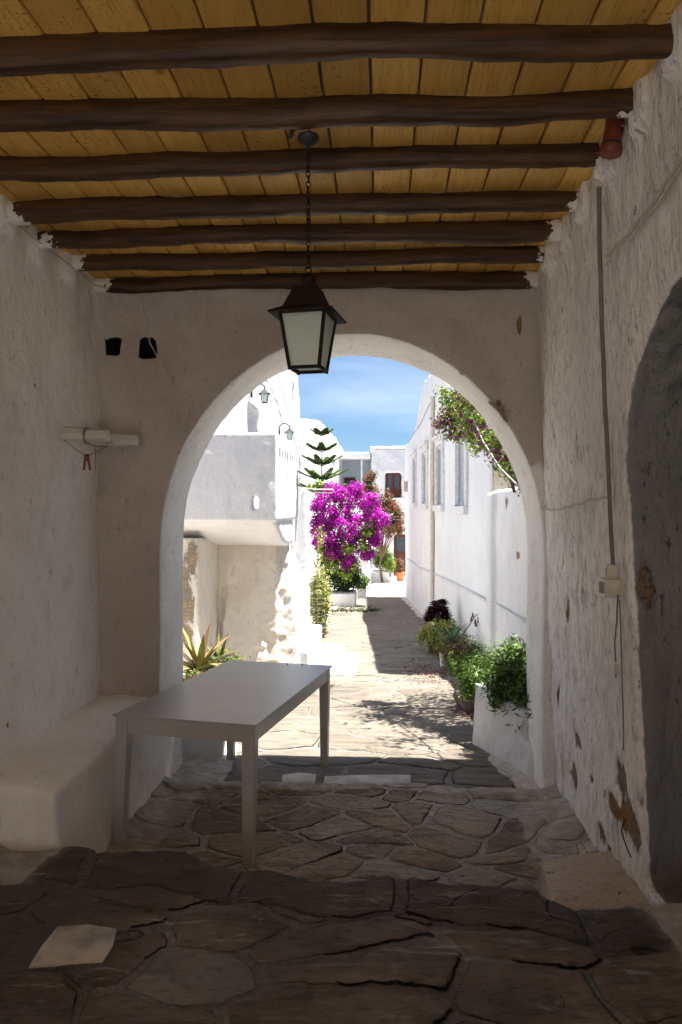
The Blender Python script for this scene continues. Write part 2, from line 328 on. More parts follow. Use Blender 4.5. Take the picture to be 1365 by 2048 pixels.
def flag_fields(x, y, sx, sy, seed, warp=.12):
    """jittered-grid voronoi: edge distance (m), per-stone random numbers"""
    q = np.stack([x, y, np.zeros_like(x)], 1); wx = x+warp*fbm(q*1.7, 2, seed)+.014*fbm(q*8, 3, seed+3); wy = y+warp*fbm(q*1.7+31, 2, seed+7)+.014*fbm(q*8+9, 3, seed+5)
    u = wx/sx; v = wy/sy; i0 = np.floor(u).astype(np.int64); j0 = np.floor(v).astype(np.int64)
    D1 = np.full(len(x), 9.); D2 = np.full(len(x), 9.); ID = np.zeros(len(x)); cx = np.zeros(len(x)); cy = np.zeros(len(x)); ex = np.zeros(len(x)); ey = np.zeros(len(x))
    for dj in (-2, -1, 0, 1, 2):
        for di in (-2, -1, 0, 1, 2):
            j = j0+dj; i = i0+di; z = np.zeros_like(i)
            jx = (i+.25+(_h(i, j, z, seed)-.5)*.85+.5*(j % 2))*sx
            jy = (j+.5+(_h(i, j, z, seed+1)-.5)*.85)*sy
            d = np.hypot((wx-jx), (wy-jy)*1.5)
            m = d < D1; m2 = (~m) & (d < D2)
            D2 = np.where(m, D1, np.where(m2, d, D2)); ID = np.where(m, _h(i, j, z, seed+2), ID); cx = np.where(m, jx, cx); cy = np.where(m, jy, cy); D1 = np.where(m, d, D1)
    return D2-D1, ID, wx-cx, wy-cy
def grid(xs, ys):
    X, Y = np.meshgrid(xs, ys); nx = len(xs); ny = len(ys)
    a = (np.arange(ny-1)[:, None]*nx+np.arange(nx-1)[None]).ravel(); return X.ravel(), Y.ravel(), np.stack([a, a+1, a+nx+1, a+nx], 1)

def drop(y): return np.interp(y, [0, 5.7, 19.7, 26.8, 60], [1.93, 1.93, 2.84, 3.18, 4.0])
def gz(y): return EYE-float(drop(y))
STEP = EYE-1.53
def ystep(x): return 3.17-.15*x+.05*np.sin(x*5)+.03*np.sin(x*13+1)
# passage floor -------------------------------------------------------
xs = np.concatenate([np.arange(-2.1, -1.7, .03), np.arange(-1.7, 1.3, .0085), np.arange(1.3, 2.3, .05)])
ys = np.concatenate([np.arange(-2.0, 1.9, .12), np.arange(1.9, 3.5, .0078), np.arange(3.5, 4.965, .0105)])
x, y, f = grid(xs, ys); q = np.stack([x, y, np.zeros_like(x)], 1)
up = sst(.035, -.035, y-(ystep(x)+.03*fbm(q*4, 3, 41)))
e1, id1, ux, uy = flag_fields(x, y, .48, .29, 21, .2); e2, id2, ux2, uy2 = flag_fields(x+3.1, y, .38, .23, 52, .18)
# edge stones of the step: a row of long blocks
bx = (x+1.9+.10*fbm(q*3, 2, 77)); ei = np.floor(bx/.66+.35*np.sin(np.floor(bx/.66))).astype(np.int64)
edge_d = (ystep(x)-y)
inrow = (edge_d > 0) & (edge_d < .40+.03*np.sin(x*4))
fr = bx/.66-np.floor(bx/.66); eb = np.minimum(np.minimum(fr, 1-fr)*.66, np.abs(.40+.03*np.sin(x*4)-edge_d))*1.6
e = np.where(inrow, eb+.02*fbm(q*9, 2, 5), np.where(up > .5, e1, e2)); idd = np.where(inrow, .18+.25*_h(np.floor(bx/.66).astype(np.int64), 0*ei, 0*ei, 3), np.where(up > .5, id1, id2))
tx = np.where(up > .5, ux, ux2); ty = np.where(up > .5, uy, uy2)
jw = .034+.03*fbm(q*3, 3, 13); st = sst(jw*.1, jw+.035, e); edge = (e-jw)*.45
joint = 1-sst(jw*.6, jw+.004, e)
h = STEP*up-.0*y; h = h+.012*st+st*(tx*np.sin(idd*40)*.03+ty*np.cos(idd*57)*.05)*(~inrow)+.012*fbm(q*np.array([5, 9, 1]), 6, 3, .66)*st*1.15+.005*fbm(q*13, 4, 31, .6)*(1-st)+.0035*fbm(q*32, 3, 37, .6)+.012*fbm(q*1.4, 2, 19)
h = h-inrow*.05*sst(.14, 0, edge_d)*1.0+inrow*.018*fbm(q*6, 5, 8, .7)+ (np.abs(y-ystep(x)) < .12)*.012*fbm(q*10, 3, 88)
gapc = np.exp(-((e-(jw+.004))/.014)**2)*sst(-.02, .25, fbm(q*2.6, 2, 23)+.25*tx/.2)
crack = np.clip(gapc, 0, 1); gapg = sst(-.02, .25, fbm(q*2.6, 2, 23)+.25*tx/.2); vein = fbm(q*np.array([2.2, 3.4, 1]), 3, 61)+(1-sst(.0, .2, fbm(q*1.3, 2, 62)))*.6
cl = np.abs(fbm(q*np.array([2.2, 3.4, 1]), 3, 61)); crack = np.maximum(crack, sst(.020, .0, cl)*sst(.0, .3, fbm(q*1.3, 2, 62)))
h = h-.006*np.clip(crack, 0, 1)*.7
# plaster skirting strips along both walls and white threshold
wr = sst(.70, .92, x+.08*fbm(q*3, 3, 70)+.0*y)*(1-up); wru = sst(.93, 1.06, x+.10*fbm(q*3, 3, 71))*up
wl = sst(-1.16, -1.32, x+.08*fbm(q*3, 3, 72)-.12*np.clip(y-4.2, 0, 1))*(1-up); wlu = sst(-1.36, -1.5, x+.06*fbm(q*3, 3, 73))*up*sst(2.9, 3.0, y)
thr = sst(4.82, 4.88, y+.04*fbm(q*5, 3, 74))
wash = np.clip(np.maximum.reduce([wr*.85, wru, wl*.9, wlu*.8, thr*.75]), 0, 1)
h = h+.05*sst(.9, 1.2, x)**2*(1-up)+.06*sst(1.0, 1.2, x)*up+.05*sst(-1.25, -1.5, x)**2*(1-up)+.02*thr*(1-up)
crack = crack*(1-.8*wash); joint = joint*(1-wash)
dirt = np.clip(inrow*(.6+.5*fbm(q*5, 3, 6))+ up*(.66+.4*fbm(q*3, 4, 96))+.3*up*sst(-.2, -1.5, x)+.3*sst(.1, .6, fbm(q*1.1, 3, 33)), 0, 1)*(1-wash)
seats = [([(115, 1852), (176, 1848), (235, 1856), (226, 1890), (205, 1924), (130, 1928), (58, 1932), (84, 1890)], STEP)]
for pp_, z_ in seats:
    pv = [P(a_, b_, Z=z_) for a_, b_ in pp_]; ins = np.full(len(x), 9.)
    for k_ in range(len(pv)):
        p_, n_ = pv[k_], pv[(k_+1) % len(pv)]; ex_, ey_ = n_.x-p_.x, n_.y-p_.y; l_ = math.hypot(ex_, ey_); ins = np.minimum(ins, -((x-p_.x)*ey_-(y-p_.y)*ex_)/l_*-1)
    w_ = sst(-.05, .0, ins); h = h*(1-w_)+(z_+.002)*w_; crack = crack*(1-w_); edge = np.where(ins > -.035, np.minimum(edge, -.01), edge)
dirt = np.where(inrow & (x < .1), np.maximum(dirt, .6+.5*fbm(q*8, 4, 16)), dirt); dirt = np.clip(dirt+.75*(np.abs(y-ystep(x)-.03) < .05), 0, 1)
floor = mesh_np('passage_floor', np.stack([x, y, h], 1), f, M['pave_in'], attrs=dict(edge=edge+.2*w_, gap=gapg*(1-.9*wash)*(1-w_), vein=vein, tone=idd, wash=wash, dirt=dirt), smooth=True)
tag(floor, 'worn dark flagstone floor of the covered passage with one step down', None, None, 'structure')
def floorz(px_, py_): 
    k = np.argmin((x_f-px_)**2+(y_f-py_)**2); return h_f[k]
x_f, y_f, h_f = x[::7], y[::7], h[::7]
# alley pavement -------------------------------------------------------
ys = [4.95]
while ys[-1] < 27.3: ys.append(ys[-1]+.011*(ys[-1]/5)**1.6)
xs = np.arange(-3.3, 2.3, .0175); x, y, f = grid(xs, np.array(ys)); q = np.stack([x, y, np.zeros_like(x)], 1)
e, idd, ux, uy = flag_fields(x, y, .62, .46, 91, .16); jw = .03+.025*fbm(q*4, 3, 13); st = sst(jw*.1, jw+.035, e); edge = (e-jw)*.45; gapg = sst(-.1, .2, fbm(q*2.2, 2, 23)); vein = fbm(q*np.array([1.7, 3.6, 1]), 3, 61)+(1-sst(-.05, .2, fbm(q*1.1, 2, 62)))*.6; joint = (1-sst(jw*.6, jw+.005, e))*.8
h = EYE-drop(y)+.008*st+.004*fbm(q*6, 4, 3)+.01*fbm(q*1.2, 2, 19)+st*(ux*np.sin(idd*40)*.012+uy*np.cos(idd*57)*.02)
crack = np.exp(-((e-(jw+.004))/.022)**2)*sst(-.1, .25, fbm(q*2.2, 2, 23)); cl = np.abs(fbm(q*np.array([1.7, 3.6, 1]), 3, 61)); crack = np.maximum(crack, sst(.030, .0, cl)*sst(-.05, .25, fbm(q*1.1, 2, 62)))
h = h-.008*crack
xr = np.interp(y, [5, 6.3, 10, 27], [.85, .78, 1.30, .62]); xl = np.interp(y, [5, 6, 8, 27], [-1.05, -1.1, -1.5, -1.2])
wash = np.clip(np.maximum(sst(-.05, .15, x-xr+.1*fbm(q*3, 3, 70)), sst(.05, -.12, x-xl+.1*fbm(q*3, 3, 72))), 0, 1); wash = np.maximum(wash, sst(26.2, 26.6, y)*.8)
h = h+.05*sst(0, .3, x-xr)*sst(10, 6.5, y)
dirt = np.clip(.35*sst(.15, .6, fbm(q*np.array([.7, 1.2, 1]), 4, 33)), 0, 1)*(1-wash)
alley = mesh_np('alley_pavement', np.stack([x, y, h], 1), f, M['pave_out'], attrs=dict(edge=edge, gap=gapg*(1-.8*wash), vein=vein, tone=idd, wash=wash, dirt=dirt), smooth=True)
tag(alley, 'sunlit pale flagstone alley sloping down beyond the arch', None, None, 'structure')
g = MB(); g.box(-900, 900, -600, 900, -3.2, -2.6); tag(g.build('ground', m_simple('dry_ground', (.36,.31,.25), .9)), 'dry ground far around the village', None, None, 'structure')
# the upper terrace by the far house
TZ = EYE-3.06
t = MB(); t.box(-3, 3.2, 27.6, 40, -2.5, TZ); tag(plaster('terrace', t, M['beige' if 0 else 'stained'], voxel=.09, amp=.01, sm=1), 'low whitewashed terrace in front of the far house', None, None, 'structure')
t = MB(); t.box(-3, 3.2, 27.2, 27.62, -2.5, TZ-.1); tag(plaster('terrace_step', t, M['white'], voxel=.05, amp=.01, sm=2), 'whitewashed step at the end of the alley', 'step')

# ------------------------------------------------------------------ passage walls
CZ = EYE+1.54
def ell(cx, cz, a, b, zb, n=28): return [(cx-a, zb)]+[(cx-a*math.cos(math.pi*i/n), cz+b*math.sin(math.pi*i/n)) for i in range(n+1)]+[(cx+a, zb)]
aw = MB(); aw.box(-2.3, 1.9, 5.0, 5.6, -.5, 3.95); aw.box(-2.3, 1.9, 5.4, 5.87, 3.8, 3.97)  # second box: top overhang added out of view to shade the table's far end
ac = MB(); ac.prism(ell(-.215, EYE-.28, 1.28, 1.44, -.9), 4.5, 6.1)
hole1 = MB(); a = P(211, 676, Y=5); b = P(243, 711, Y=5); hole1.prism([(a.x+.006, b.z+.004), (b.x-.03, b.z-.004), (b.x-.008, b.z+.006), (b.x-.004, b.z+.05), (b.x+.004, a.z-.008), (b.x-.03, a.z+.004), (a.x+.03, a.z-.004), (a.x+.018, a.z-.016), (a.x-.002, a.z-.006), (a.x+.004, a.z-.05)], 4.9, 5.5)
hole2 = MB(); a = P(277, 676, Y=5); b = P(314, 717, Y=5); hole2.prism([(a.x+.004, b.z+.01), (a.x+.03, b.z-.004), (b.x-.004, b.z+.002), (b.x+.004, b.z+.05), (b.x-.008, a.z-.02), (b.x-.025, a.z), (a.x+.04, a.z+.004), (a.x+.014, a.z-.012), (a.x+.008, a.z-.06)], 4.9, 5.5)
def awarp(v):
    v = v.copy(); k = sst(5.0, 5.6, v[:,1]); v[:,2] -= .03*k*sst(2.6, 3.1, v[:,2])*sst(3.4, 3.2, v[:,2]); return v
o = plaster('arch_wall', aw, M['arch'], [ac], .022, .014, 4, lit_fn=None, warp=awarp, peel=[(P(905, 752, Y=5), .07, .04), (P(820, 722, Y=5.3), .06, .02), (P(985, 830, Y=5.), .12, .1), (P(1040, 650, Y=5), .02, .08)])
for hq in (hole1, hole2):
    cq = hq.build('cut', m_simple('hole_shade', (.02,.017,.015), .9)); mo_ = o.modifiers.new('hole', 'BOOLEAN'); mo_.material_mode = 'TRANSFER'; mo_.operation = 'DIFFERENCE'; mo_.object = cq; mo_.solver = 'EXACT'  # near-black lining paints the shade inside the holes
    me_ = D.meshes.new_from_object(o.evaluated_get(bpy.context.evaluated_depsgraph_get())); o.modifiers.clear(); old = o.data; o.data = me_; D.meshes.remove(old); cm = cq.data; D.objects.remove(cq); D.meshes.remove(cm)
o.data.name = 'arch_wall'
tag(o, 'thick plastered end wall with the round arched opening and two dark square holes', 'wall')
lw = MB(); lw.box(-2.6, -1.91, -1.8, 5.3, -.5, CZ+.1)
BYC = [1.59, 2.01]+[y_+.037 for y_ in (2.395, 2.775, 3.20, 3.645, 4.04, 4.46, 4.90)]
for i_, y_ in enumerate(BYC[:-1]):
    k_ = .012*((i_*7) % 3); lw.box(-2.0, -1.888+k_, y_-.078-k_, y_+.075, EYE+1.375+k_, CZ+.05)
o = plaster('side_wall', lw, M['in'], (), .026, .026, 4, freq=1.6, fine=.45, vst=.7, peel=[(P(20, 1450, X=-1.91), .02, .03), (P(70, 770, X=-1.91), .012, .02)])
tag(o, 'uneven dirty white plaster wall along the left of the passage above the bench', 'wall')
rw = MB(); xb, xt1, xt0 = 1.17, 1.005, .80
rw.hexa([(xb, -1.8, -.5), (3.2, -1.8, -.5), (xb, 5.3, -.5), (3.2, 5.3, -.5), (xt0, -1.8, CZ+.1), (3.2, -1.8, CZ+.1), (xt1, 5.3, CZ+.1), (3.2, 5.3, CZ+.1)])
for i_, y_ in enumerate(BYC[:-1]):
    k_ = .014*((i_*5) % 3); xw_ = xt0+(xt1-xt0)*(y_+1.8)/7.1; rw.box(xw_-.012-k_*.6, 1.4, y_-.07-k_, y_+.075, EYE+1.385+k_, CZ+.05)
nc = MB(); nc.prism([(2.22-1.1, STEP-.1)]+[(2.22-1.1*math.cos(math.pi*i/20), EYE+.22+.62*math.sin(math.pi*i/20)) for i in range(21)]+[(2.22+1.12, STEP-.1)], .5, 1.95, 'x')
def wallpt(px, py, off=.0):     # on the right wall
    d = ray(px, py); t = 1.08/d.x
    for _ in range(6):
        yy = d.y*t; zz = EYE+d.z*t; zt = min(max((zz+.5)/(CZ+.6), 0), 1); ky = min(max((yy+1.8)/7.1, 0), 1); xw = xb*(1-zt)+(xt0*(1-ky)+xt1*ky)*zt; t = (xw-off)/d.x
    return Vector((d.x*t, d.y*t, EYE+d.z*t))
def xwall(y_, z_): zt = np.clip((z_+.5)/(CZ+.6), 0, 1); ky = np.clip((y_+1.8)/7.1, 0, 1); return xb*(1-zt)+(xt0*(1-ky)+xt1*ky)*zt
def rp(px, py, rh, rv): p = wallpt(px, py); return (tuple(p), rh*3.0, rv*1.05)
o = plaster('side_wall', rw, M['rough'], [nc], .020, .026, 2, lit_fn=lambda v: 1-sst(.02, .07, v[:,0]-xwall(v[:,1], v[:,2])), freq=2.4, fine=.75, vst=.45,  # mask keeps the whole recess interior in the painted shade
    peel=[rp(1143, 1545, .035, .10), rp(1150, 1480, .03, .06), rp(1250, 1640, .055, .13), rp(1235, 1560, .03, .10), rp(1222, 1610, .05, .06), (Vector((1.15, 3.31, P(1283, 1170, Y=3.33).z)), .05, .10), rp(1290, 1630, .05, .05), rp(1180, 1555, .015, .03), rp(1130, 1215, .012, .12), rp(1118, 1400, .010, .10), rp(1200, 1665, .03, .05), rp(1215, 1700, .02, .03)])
tag(o, 'rough peeling plaster wall on the right with an arched recess and brown bare patches', 'wall')
# bench
b = MB(); b.box(-2.1, -1.49, 3.36, 5.2, -.3, EYE-1.27)
def bwarp(v):
    v = v.copy(); k = sst(.5, .0, v[:,2]); v[:,0] += .035*k*sst(-1.65, -1.5, v[:,0]); v[:,1] -= .02*k*sst(3.5, 3.4, v[:,1]); v[:,2] -= .025*sst(-1.7, -1.5, v[:,0])*sst(.3, .5, v[:,2]); return v
M['benchp'] = m_plaster('bench_plaster', (.90,.875,.84), (.80,.76,.71), (.45,.38,.31), .5, .3, .5, speck=.3)
tag(plaster('bench', b, M['benchp'], (), .022, .028, 16, warp=bwarp, freq=2.4), 'built-in white plaster bench against the left wall beside the table', 'bench')
# plaster ledge by the right wall base
l = MB(); l.hexa([(.70, 3.22, -.1), (1.3, 3.22, -.1), (.78, 3.85, -.1), (1.3, 3.85, -.1), (.74, 3.24, .13), (1.3, 3.24, .17), (.80, 3.80, .10), (1.3, 3.85, .15)])
tag(plaster('ledge', l, m_plaster('tan_plaster', (.5,.42,.34), (.4,.32,.25), (.25,.19,.14), .7, 0., 1., speck=.6), (), .018, .020, 3, freq=5, peel=[(P(1120, 1735, Y=3.3), .04, .05), (P(1180, 1720, Y=3.4), .04, .03)]), 'low plaster ledge at the foot of the right wall beside the step', 'ledge')

# ------------------------------------------------------------------ ceiling
ce = empty('plank_ceiling', (0, 0, CZ), 'golden pine plank ceiling carried on dark log beams', 'ceiling')
sp = .1765; k0 = -12; v = []; f = []; rn = []
for k in range(k0, 8):
    xa = -.035+sp*k; xb_ = xa+sp-.010; nseg = 44; r = random.random(); dz = random.uniform(-.003, .003)
    for i in range(nseg+1):
        yy = -1.8+7.0*i/nseg; w = .0012*math.sin(yy*3+k)
        base = len(v) if i == 0 else base
        v += [(xa+w, yy, .022+dz), (xa+w, yy, dz+.002), (xa+w+.004, yy, dz), (xb_+w-.004, yy, dz), (xb_+w, yy, dz+.002), (xb_+w, yy, .022+dz)]; rn += [r]*6
    for i in range(nseg):
        a = base+i*6
        for j in range(5): f.append((a+j, a+j+1, a+j+7, a+j+6))
mesh_np('planks', v, f, M['plank'], ce, attrs=dict(rnd=rn))
s_ = MB(); s_.box(-2.6, 3.2, -1.85, 5.0-.003, .026, .5); s_.build('roof_slab', M['beige'], ce)
def log(i, yc, zb, w=.082, hgt=.106):
    nx = 170; m = 20; v = []; rs = random.Random(i); ph = [rs.uniform(0, 6.28) for _ in range(6)]
    for a in range(nx+1):
        xx = -2.0+3.12*a/nx; bow = .016*math.sin(xx*1.3+ph[0])+.006*math.sin(xx*3.7+ph[1]); bz = .010*math.sin(xx*1.9+ph[2])+.004*math.sin(xx*6.1+ph[3]); sc = 1+.08*math.sin(xx*1.1+ph[4])
        for j in range(m):
            t = 2*math.pi*j/m; c, s = math.cos(t), math.sin(t); px_ = math.copysign(abs(c)**.82, c)*w*.5*sc; pz = math.copysign(abs(s)**.82, s)*hgt*.5*sc
            v.append((xx, yc+bow+px_, zb+hgt*.5+bz+pz))
    v = np.array(v); cen = np.repeat(v.reshape(nx+1, m, 3).mean(1), m, 0); d = v-cen; nd = d/np.linalg.norm(d, axis=1)[:, None]
    v = v+nd*(.010*fbm(v*np.array([3, 14, 14])+i*7, 5, i, .6)+.007*fbm(v*np.array([9, 20, 20])+i*3, 3, i+9))[:, None]
    f = [(a*m+j, a*m+(j+1) % m, (a+1)*m+(j+1) % m, (a+1)*m+j) for a in range(nx) for j in range(m)]
    return v, f
BY = [2.395, 2.775, 3.20, 3.645, 4.04, 4.46, 4.90]
lab = ['nearest log beam of the ceiling across the top of the picture', 'second log beam from the camera, just above the lantern hook', 'third log beam from the camera, just beyond the lantern hook', 'fourth log beam from the camera in the middle of the ceiling', 'fifth log beam from the camera, third from the arch wall', 'log beam next to the last one before the arch wall', 'last log beam lying against the arch wall']
for i, yb in enumerate(BY):
    v, f = log(i, yb+.037, EYE+1.436+(.004*(i % 3))); o = mesh_np('ceiling_beam', v, f, M['beam'], smooth=True); tag(o, lab[i], 'beam', 'log beams under the plank ceiling')
for i, yb in enumerate([1.97, 1.55]):
    v, f = log(i+20, yb+.03, EYE+1.43); o = mesh_np('ceiling_beam', v, f, M['beam'], smooth=True); tag(o, ['log beam just above the top edge of the picture', 'log beam overhead, above the camera'][i], 'beam', 'log beams under the plank ceiling')

# ------------------------------------------------------------------ table
A = P(218, 1429, Z=EYE-1.127+.006); B = P(521, 1450, Z=EYE-1.127); C = P(656, 1333, Z=EYE-1.185); Dd = P(470, 1318, Z=EYE-1.18)
W_ = ((B-A).length+(C-Dd).length)/2; L_ = ((C-B).length+(Dd-A).length)/2
print('table', W_, L_, A, B, C, Dd)
cen = (A+B+C+Dd)/4; ydir = ((C-B)+(Dd-A)).normalized(); xdir = ((B-A)+(C-Dd)); xdir = (xdir-ydir*xdir.dot(ydir)).normalized(); zdir = xdir.cross(ydir)
R = Matrix((xdir, ydir, zdir)).transposed().to_4x4(); TH = .74
tb = empty('table', cen-zdir*TH, 'long pale grey painted table standing half inside the passage', 'table'); tb.rotation_mode = 'QUATERNION'; tb.rotation_quaternion = R.to_quaternion()
w2, l2 = W_/2, L_/2
MB().box(-w2, w2, -l2, l2, TH-.012, TH).build('tabletop', M['table'], tb, bevel=.003)
ap = MB(); g_ = .03
for sgn in (-1, 1):
    ap.box(-w2+.085, w2-.085, sgn*(l2-.016)-(.02 if sgn > 0 else 0), sgn*(l2-.016)+(.02 if sgn < 0 else 0), TH-.1, TH-.0125)
    ap.box(sgn*(w2-.016)-(.02 if sgn > 0 else 0), sgn*(w2-.016)+(.02 if sgn < 0 else 0), -l2+.085, l2-.085, TH-.1, TH-.0125)
ap.build('apron', M['table'], tb)
for sx in (-1, 1):
    for sy in (-1, 1):
        q = MB(); x1 = sx*(w2-.012); y1 = sy*(l2-.012); s0, s1 = .072, .052
        def rect(s, z): return [(min(x1, x1-sx*s), min(y1, y1-sy*s), z), (max(x1, x1-sx*s), min(y1, y1-sy*s), z), (min(x1, x1-sx*s), max(y1, y1-sy*s), z), (max(x1, x1-sx*s), max(y1, y1-sy*s), z)]
        q.hexa(rect(s1, -.03)+rect(s0, TH-.0125)); q.build('leg', M['table'], tb, bevel=.003)
for i, (px, py) in enumerate(((575, 1327), (605, 1328))):
    p = P(px, py+1, Z=EYE-1.175); q = MB(); q.lathe([(.003, 0), (.006, .004), (.004, .012), (.002, .014)], (0, 0, 0), 8)
    o = q.build('screw', M['blackiron']); o.parent = tb; o.matrix_parent_inverse = Matrix(); 
    lp = (R.to_3x3().transposed() @ (p-(cen-zdir*TH))); o.location = (lp.x, lp.y, TH)

# ------------------------------------------------------------------ pendant lantern
def lantern_parts(root, s, mirror_m, with_pane=True, top_w=.0885, bot_w=.0565, hh=.218, roof_h=.095, eave=.142, tw=.042, frame=.0085, mat='iron'):
    """origin at the bottom centre, z up"""
    m = Matrix.Scale(s, 4); fr = MB(); T, Bw, H = top_w, bot_w, hh
    cs = [(-1,-1),(1,-1),(1,1),(-1,1)]
    for a, b in cs: fr.tube([(a*Bw*s, b*Bw*s, 0), (a*T*s, b*T*s, H*s)], frame*s, 4)
    for z, w in ((.008, Bw+.001), (H-.006, T)):
        for k in range(4):
            a = cs[k]; b = cs[(k+1) % 4]; fr.tube([(a[0]*w*s, a[1]*w*s, z*s), (b[0]*w*s, b[1]*w*s, z*s)], frame*s*.95, 4)
    fr.build('frame', M[mat], root)
    if with_pane:
        for k in range(4):
            a = cs[k]; b = cs[(k+1) % 4]; q = MB(); i0 = .985
            v = [(a[0]*Bw*i0*s, a[1]*Bw*i0*s, .01*s), (b[0]*Bw*i0*s, b[1]*Bw*i0*s, .01*s), (b[0]*T*i0*s, b[1]*T*i0*s, (H-.01)*s), (a[0]*T*i0*s, a[1]*T*i0*s, (H-.01)*s)]
            nv = (Vector(v[1])-Vector(v[0])).cross(Vector(v[3])-Vector(v[0])).normalized()*-.003*s
            q.add(v+[tuple(Vector(p)+nv) for p in v], [(0,1,2,3),(7,6,5,4),(0,4,5,1),(1,5,6,2),(2,6,7,3),(3,7,4,0)]); q.build('glass_pane', M['glass'], root)
    rf = MB(); E = eave
    rings = [(E, H-.012), (E, H-.006), (T*.93, H+.018), (tw+.006, H+roof_h), (tw, H+roof_h+.006)]
    v = []; f = []
    for w, z in rings:
        for a, b in cs: v.append((a*w*s*.5 if 0 else a*w*s*.72 if w == E else a*w*s, b*w*s*.72 if w == E else b*w*s, z*s))
    for i in range(len(rings)-1):
        for k in range(4): f.append((i*4+k, i*4+(k+1) % 4, (i+1)*4+(k+1) % 4, (i+1)*4+k))
    f += [(3,2,1,0), tuple(range(len(v)-4, len(v)))]
    rf.add(v, f)
    rf.build('roof', M[mat], root, bevel=.002*s)
    return H
lx = P(617, 283, Y=2.87); lb = P(617, 743, Y=2.87)
LZ = lb.z; ln_ = empty('pendant_lantern', (lx.x, 2.87, LZ), 'black iron lantern with frosted panes hanging on a chain from the ceiling', 'lantern', rz=math.radians(-10))
lantern_parts(ln_, 1.0, None, top_w=.086, eave=.172)
q = MB(); q.lathe([(.004, .318), (.012, .322), (.026, .335), (.031, .350), (.026, .362), (.012, .368), (.005, .376)], n=16); q.torus((0, 0, .388), .012, .003, Matrix.Identity(3)); q.build('finial', M['iron'], ln_, smooth=True)
top = lx.z-LZ
q = MB(); z = .395; k = 0
while z < top-.02:
    q.torus((.0015*math.sin(k*1.7), 0, z+.013), .0135, .0032, Matrix.Rotation(math.radians(90*(k % 2)+k*7), 3, 'Z'), 10, 5, .6); z += .0205; k += 1
q.build('chain', M['iron'], ln_, smooth=True)
q = MB(); q.lathe([(.006, top-.022), (.02, top-.012), (.036, top), (.043, top+.014), (.040, top+.020), (.01, top+.022), (.004, top+.024)], n=24)
q.tube([(0, 0, top+.02), (.004, -.01, top+.05), (.0, -.06, EYE+1.43-LZ+.02)], .002, 5); q.tube([(.012, 0, top+.02), (.01, -.02, top+.05), (.01, -.06, EYE+1.43-LZ+.02)], .002, 5)
q.build('ceiling_cup', M['blackiron'], ln_, smooth='auto')
q = MB(); q.lathe([(.012, .205), (.012, .17), (.014, .165), (.024, .135), (.022, .118), (.012, .105), (.003, .102)], n=14); q.build('bulb', M['bulb'], ln_, smooth=True)
q = MB(); c_ = P(583, 268, Y=2.86); q.tube([(c_.x+.01, 2.86, c_.z+.03), (c_.x, 2.86, c_.z), (c_.x-.006, 2.86, c_.z-.014)], [.006, .010, .007], 7)
q.tube([(c_.x+.01, 2.86, c_.z+.012), (c_.x+.05, 2.85, c_.z+.022), (lx.x, 2.86, lx.z+.05)], .002, 5); tag(q.build('wire_stub', M['blackiron']), 'short dark wire connector poking out beside the lantern hook', 'wire')

# pipe stub
p0 = P(1222, 262, Y=3.02); p1 = P(1212, 312, Y=3.04)
pr = empty('pipe_stub', (p0.x, 3.03, p1.z), 'short orange plastic pipe poking through the ceiling by the right wall', 'pipe')
def loc(o, root): o.location = Vector(o.location)-root.location; return o
dv = (p0-p1); L0 = Vector((0, 0, 0)); U = Vector((dv.x, .0, dv.z)).normalized()
q = MB(); q.tube([L0+U*.02, L0+U*.17], .036, 20); q.build('pipe', M['plastic_or'], pr, smooth='auto')
q = MB(); q.tube([L0-U*.0, L0+U*.005, L0+U*.03, L0+U*.034], [.040, .044, .044, .040], 22); q.build('collar', M['plastic_or'], pr, smooth='auto')
q = MB(); q.tube([L0+U*.034, L0+U*.042], .041, 22); q.build('seal', M['blackiron'], pr, smooth='auto')

# ------------------------------------------------------------------ poles, string, peg on the left wall
for (tipx, tipy, basex, Y, lb_) in ((217, 872, 115, 4.42, 'shorter whitewashed pole stub tied with string, sticking from the left wall'), (275, 880, 150, 4.74, 'longer whitewashed pole stub behind the tied one, reaching toward the arch')):
    t_ = P(tipx, tipy, Y=Y); q = MB(); q.tube([(-2.0, Y+.01, t_.z+.02), (-1.85, Y, t_.z+.012), (t_.x-.1, Y, t_.z+.003), (t_.x, Y, t_.z)], [.047, .044, .040, .038], 8)
    tag(q.build('pole', M['lath'], bevel=.004, smooth=True), lb_, 'pole', 'wooden pole stubs in the left wall')
s0 = P(128, 880, Y=4.40); s1 = P(174, 912, Y=4.42); s2 = P(215, 893, Y=4.44); s3 = P(176, 870, Y=4.36); s4 = P(192, 908, Y=4.43); s5 = P(192, 946, Y=4.43)
q = MB(); q.tube([s0, (s0+s1)/2-Vector((0, 0, .004)), s1, (s1+s2)/2-Vector((0, 0, .004)), s2, s2+Vector((0, 0, .06))], .0022, 5); q.tube([s4+Vector((0, 0, .03)), s4, s5], .0022, 5)
zc = P(217, 872, Y=4.42).z
for dx in (0, .006, .012): 
    X0 = P(172+dx*300, 870, Y=4.42).x; q.tube([(X0+.002*math.sin(a), 4.42+.046*math.cos(a), zc+.006+.046*math.sin(a)) for a in [i*.5 for i in range(14)]], .0017, 4)
q.tube([P(176, 886, Y=4.38), P(190, 893, Y=4.40), s2], .0022, 5)
tag(q.build('string', M['string']), 'rusty brown string looped around the pole stubs', 'string')
q = MB(); pg = s1
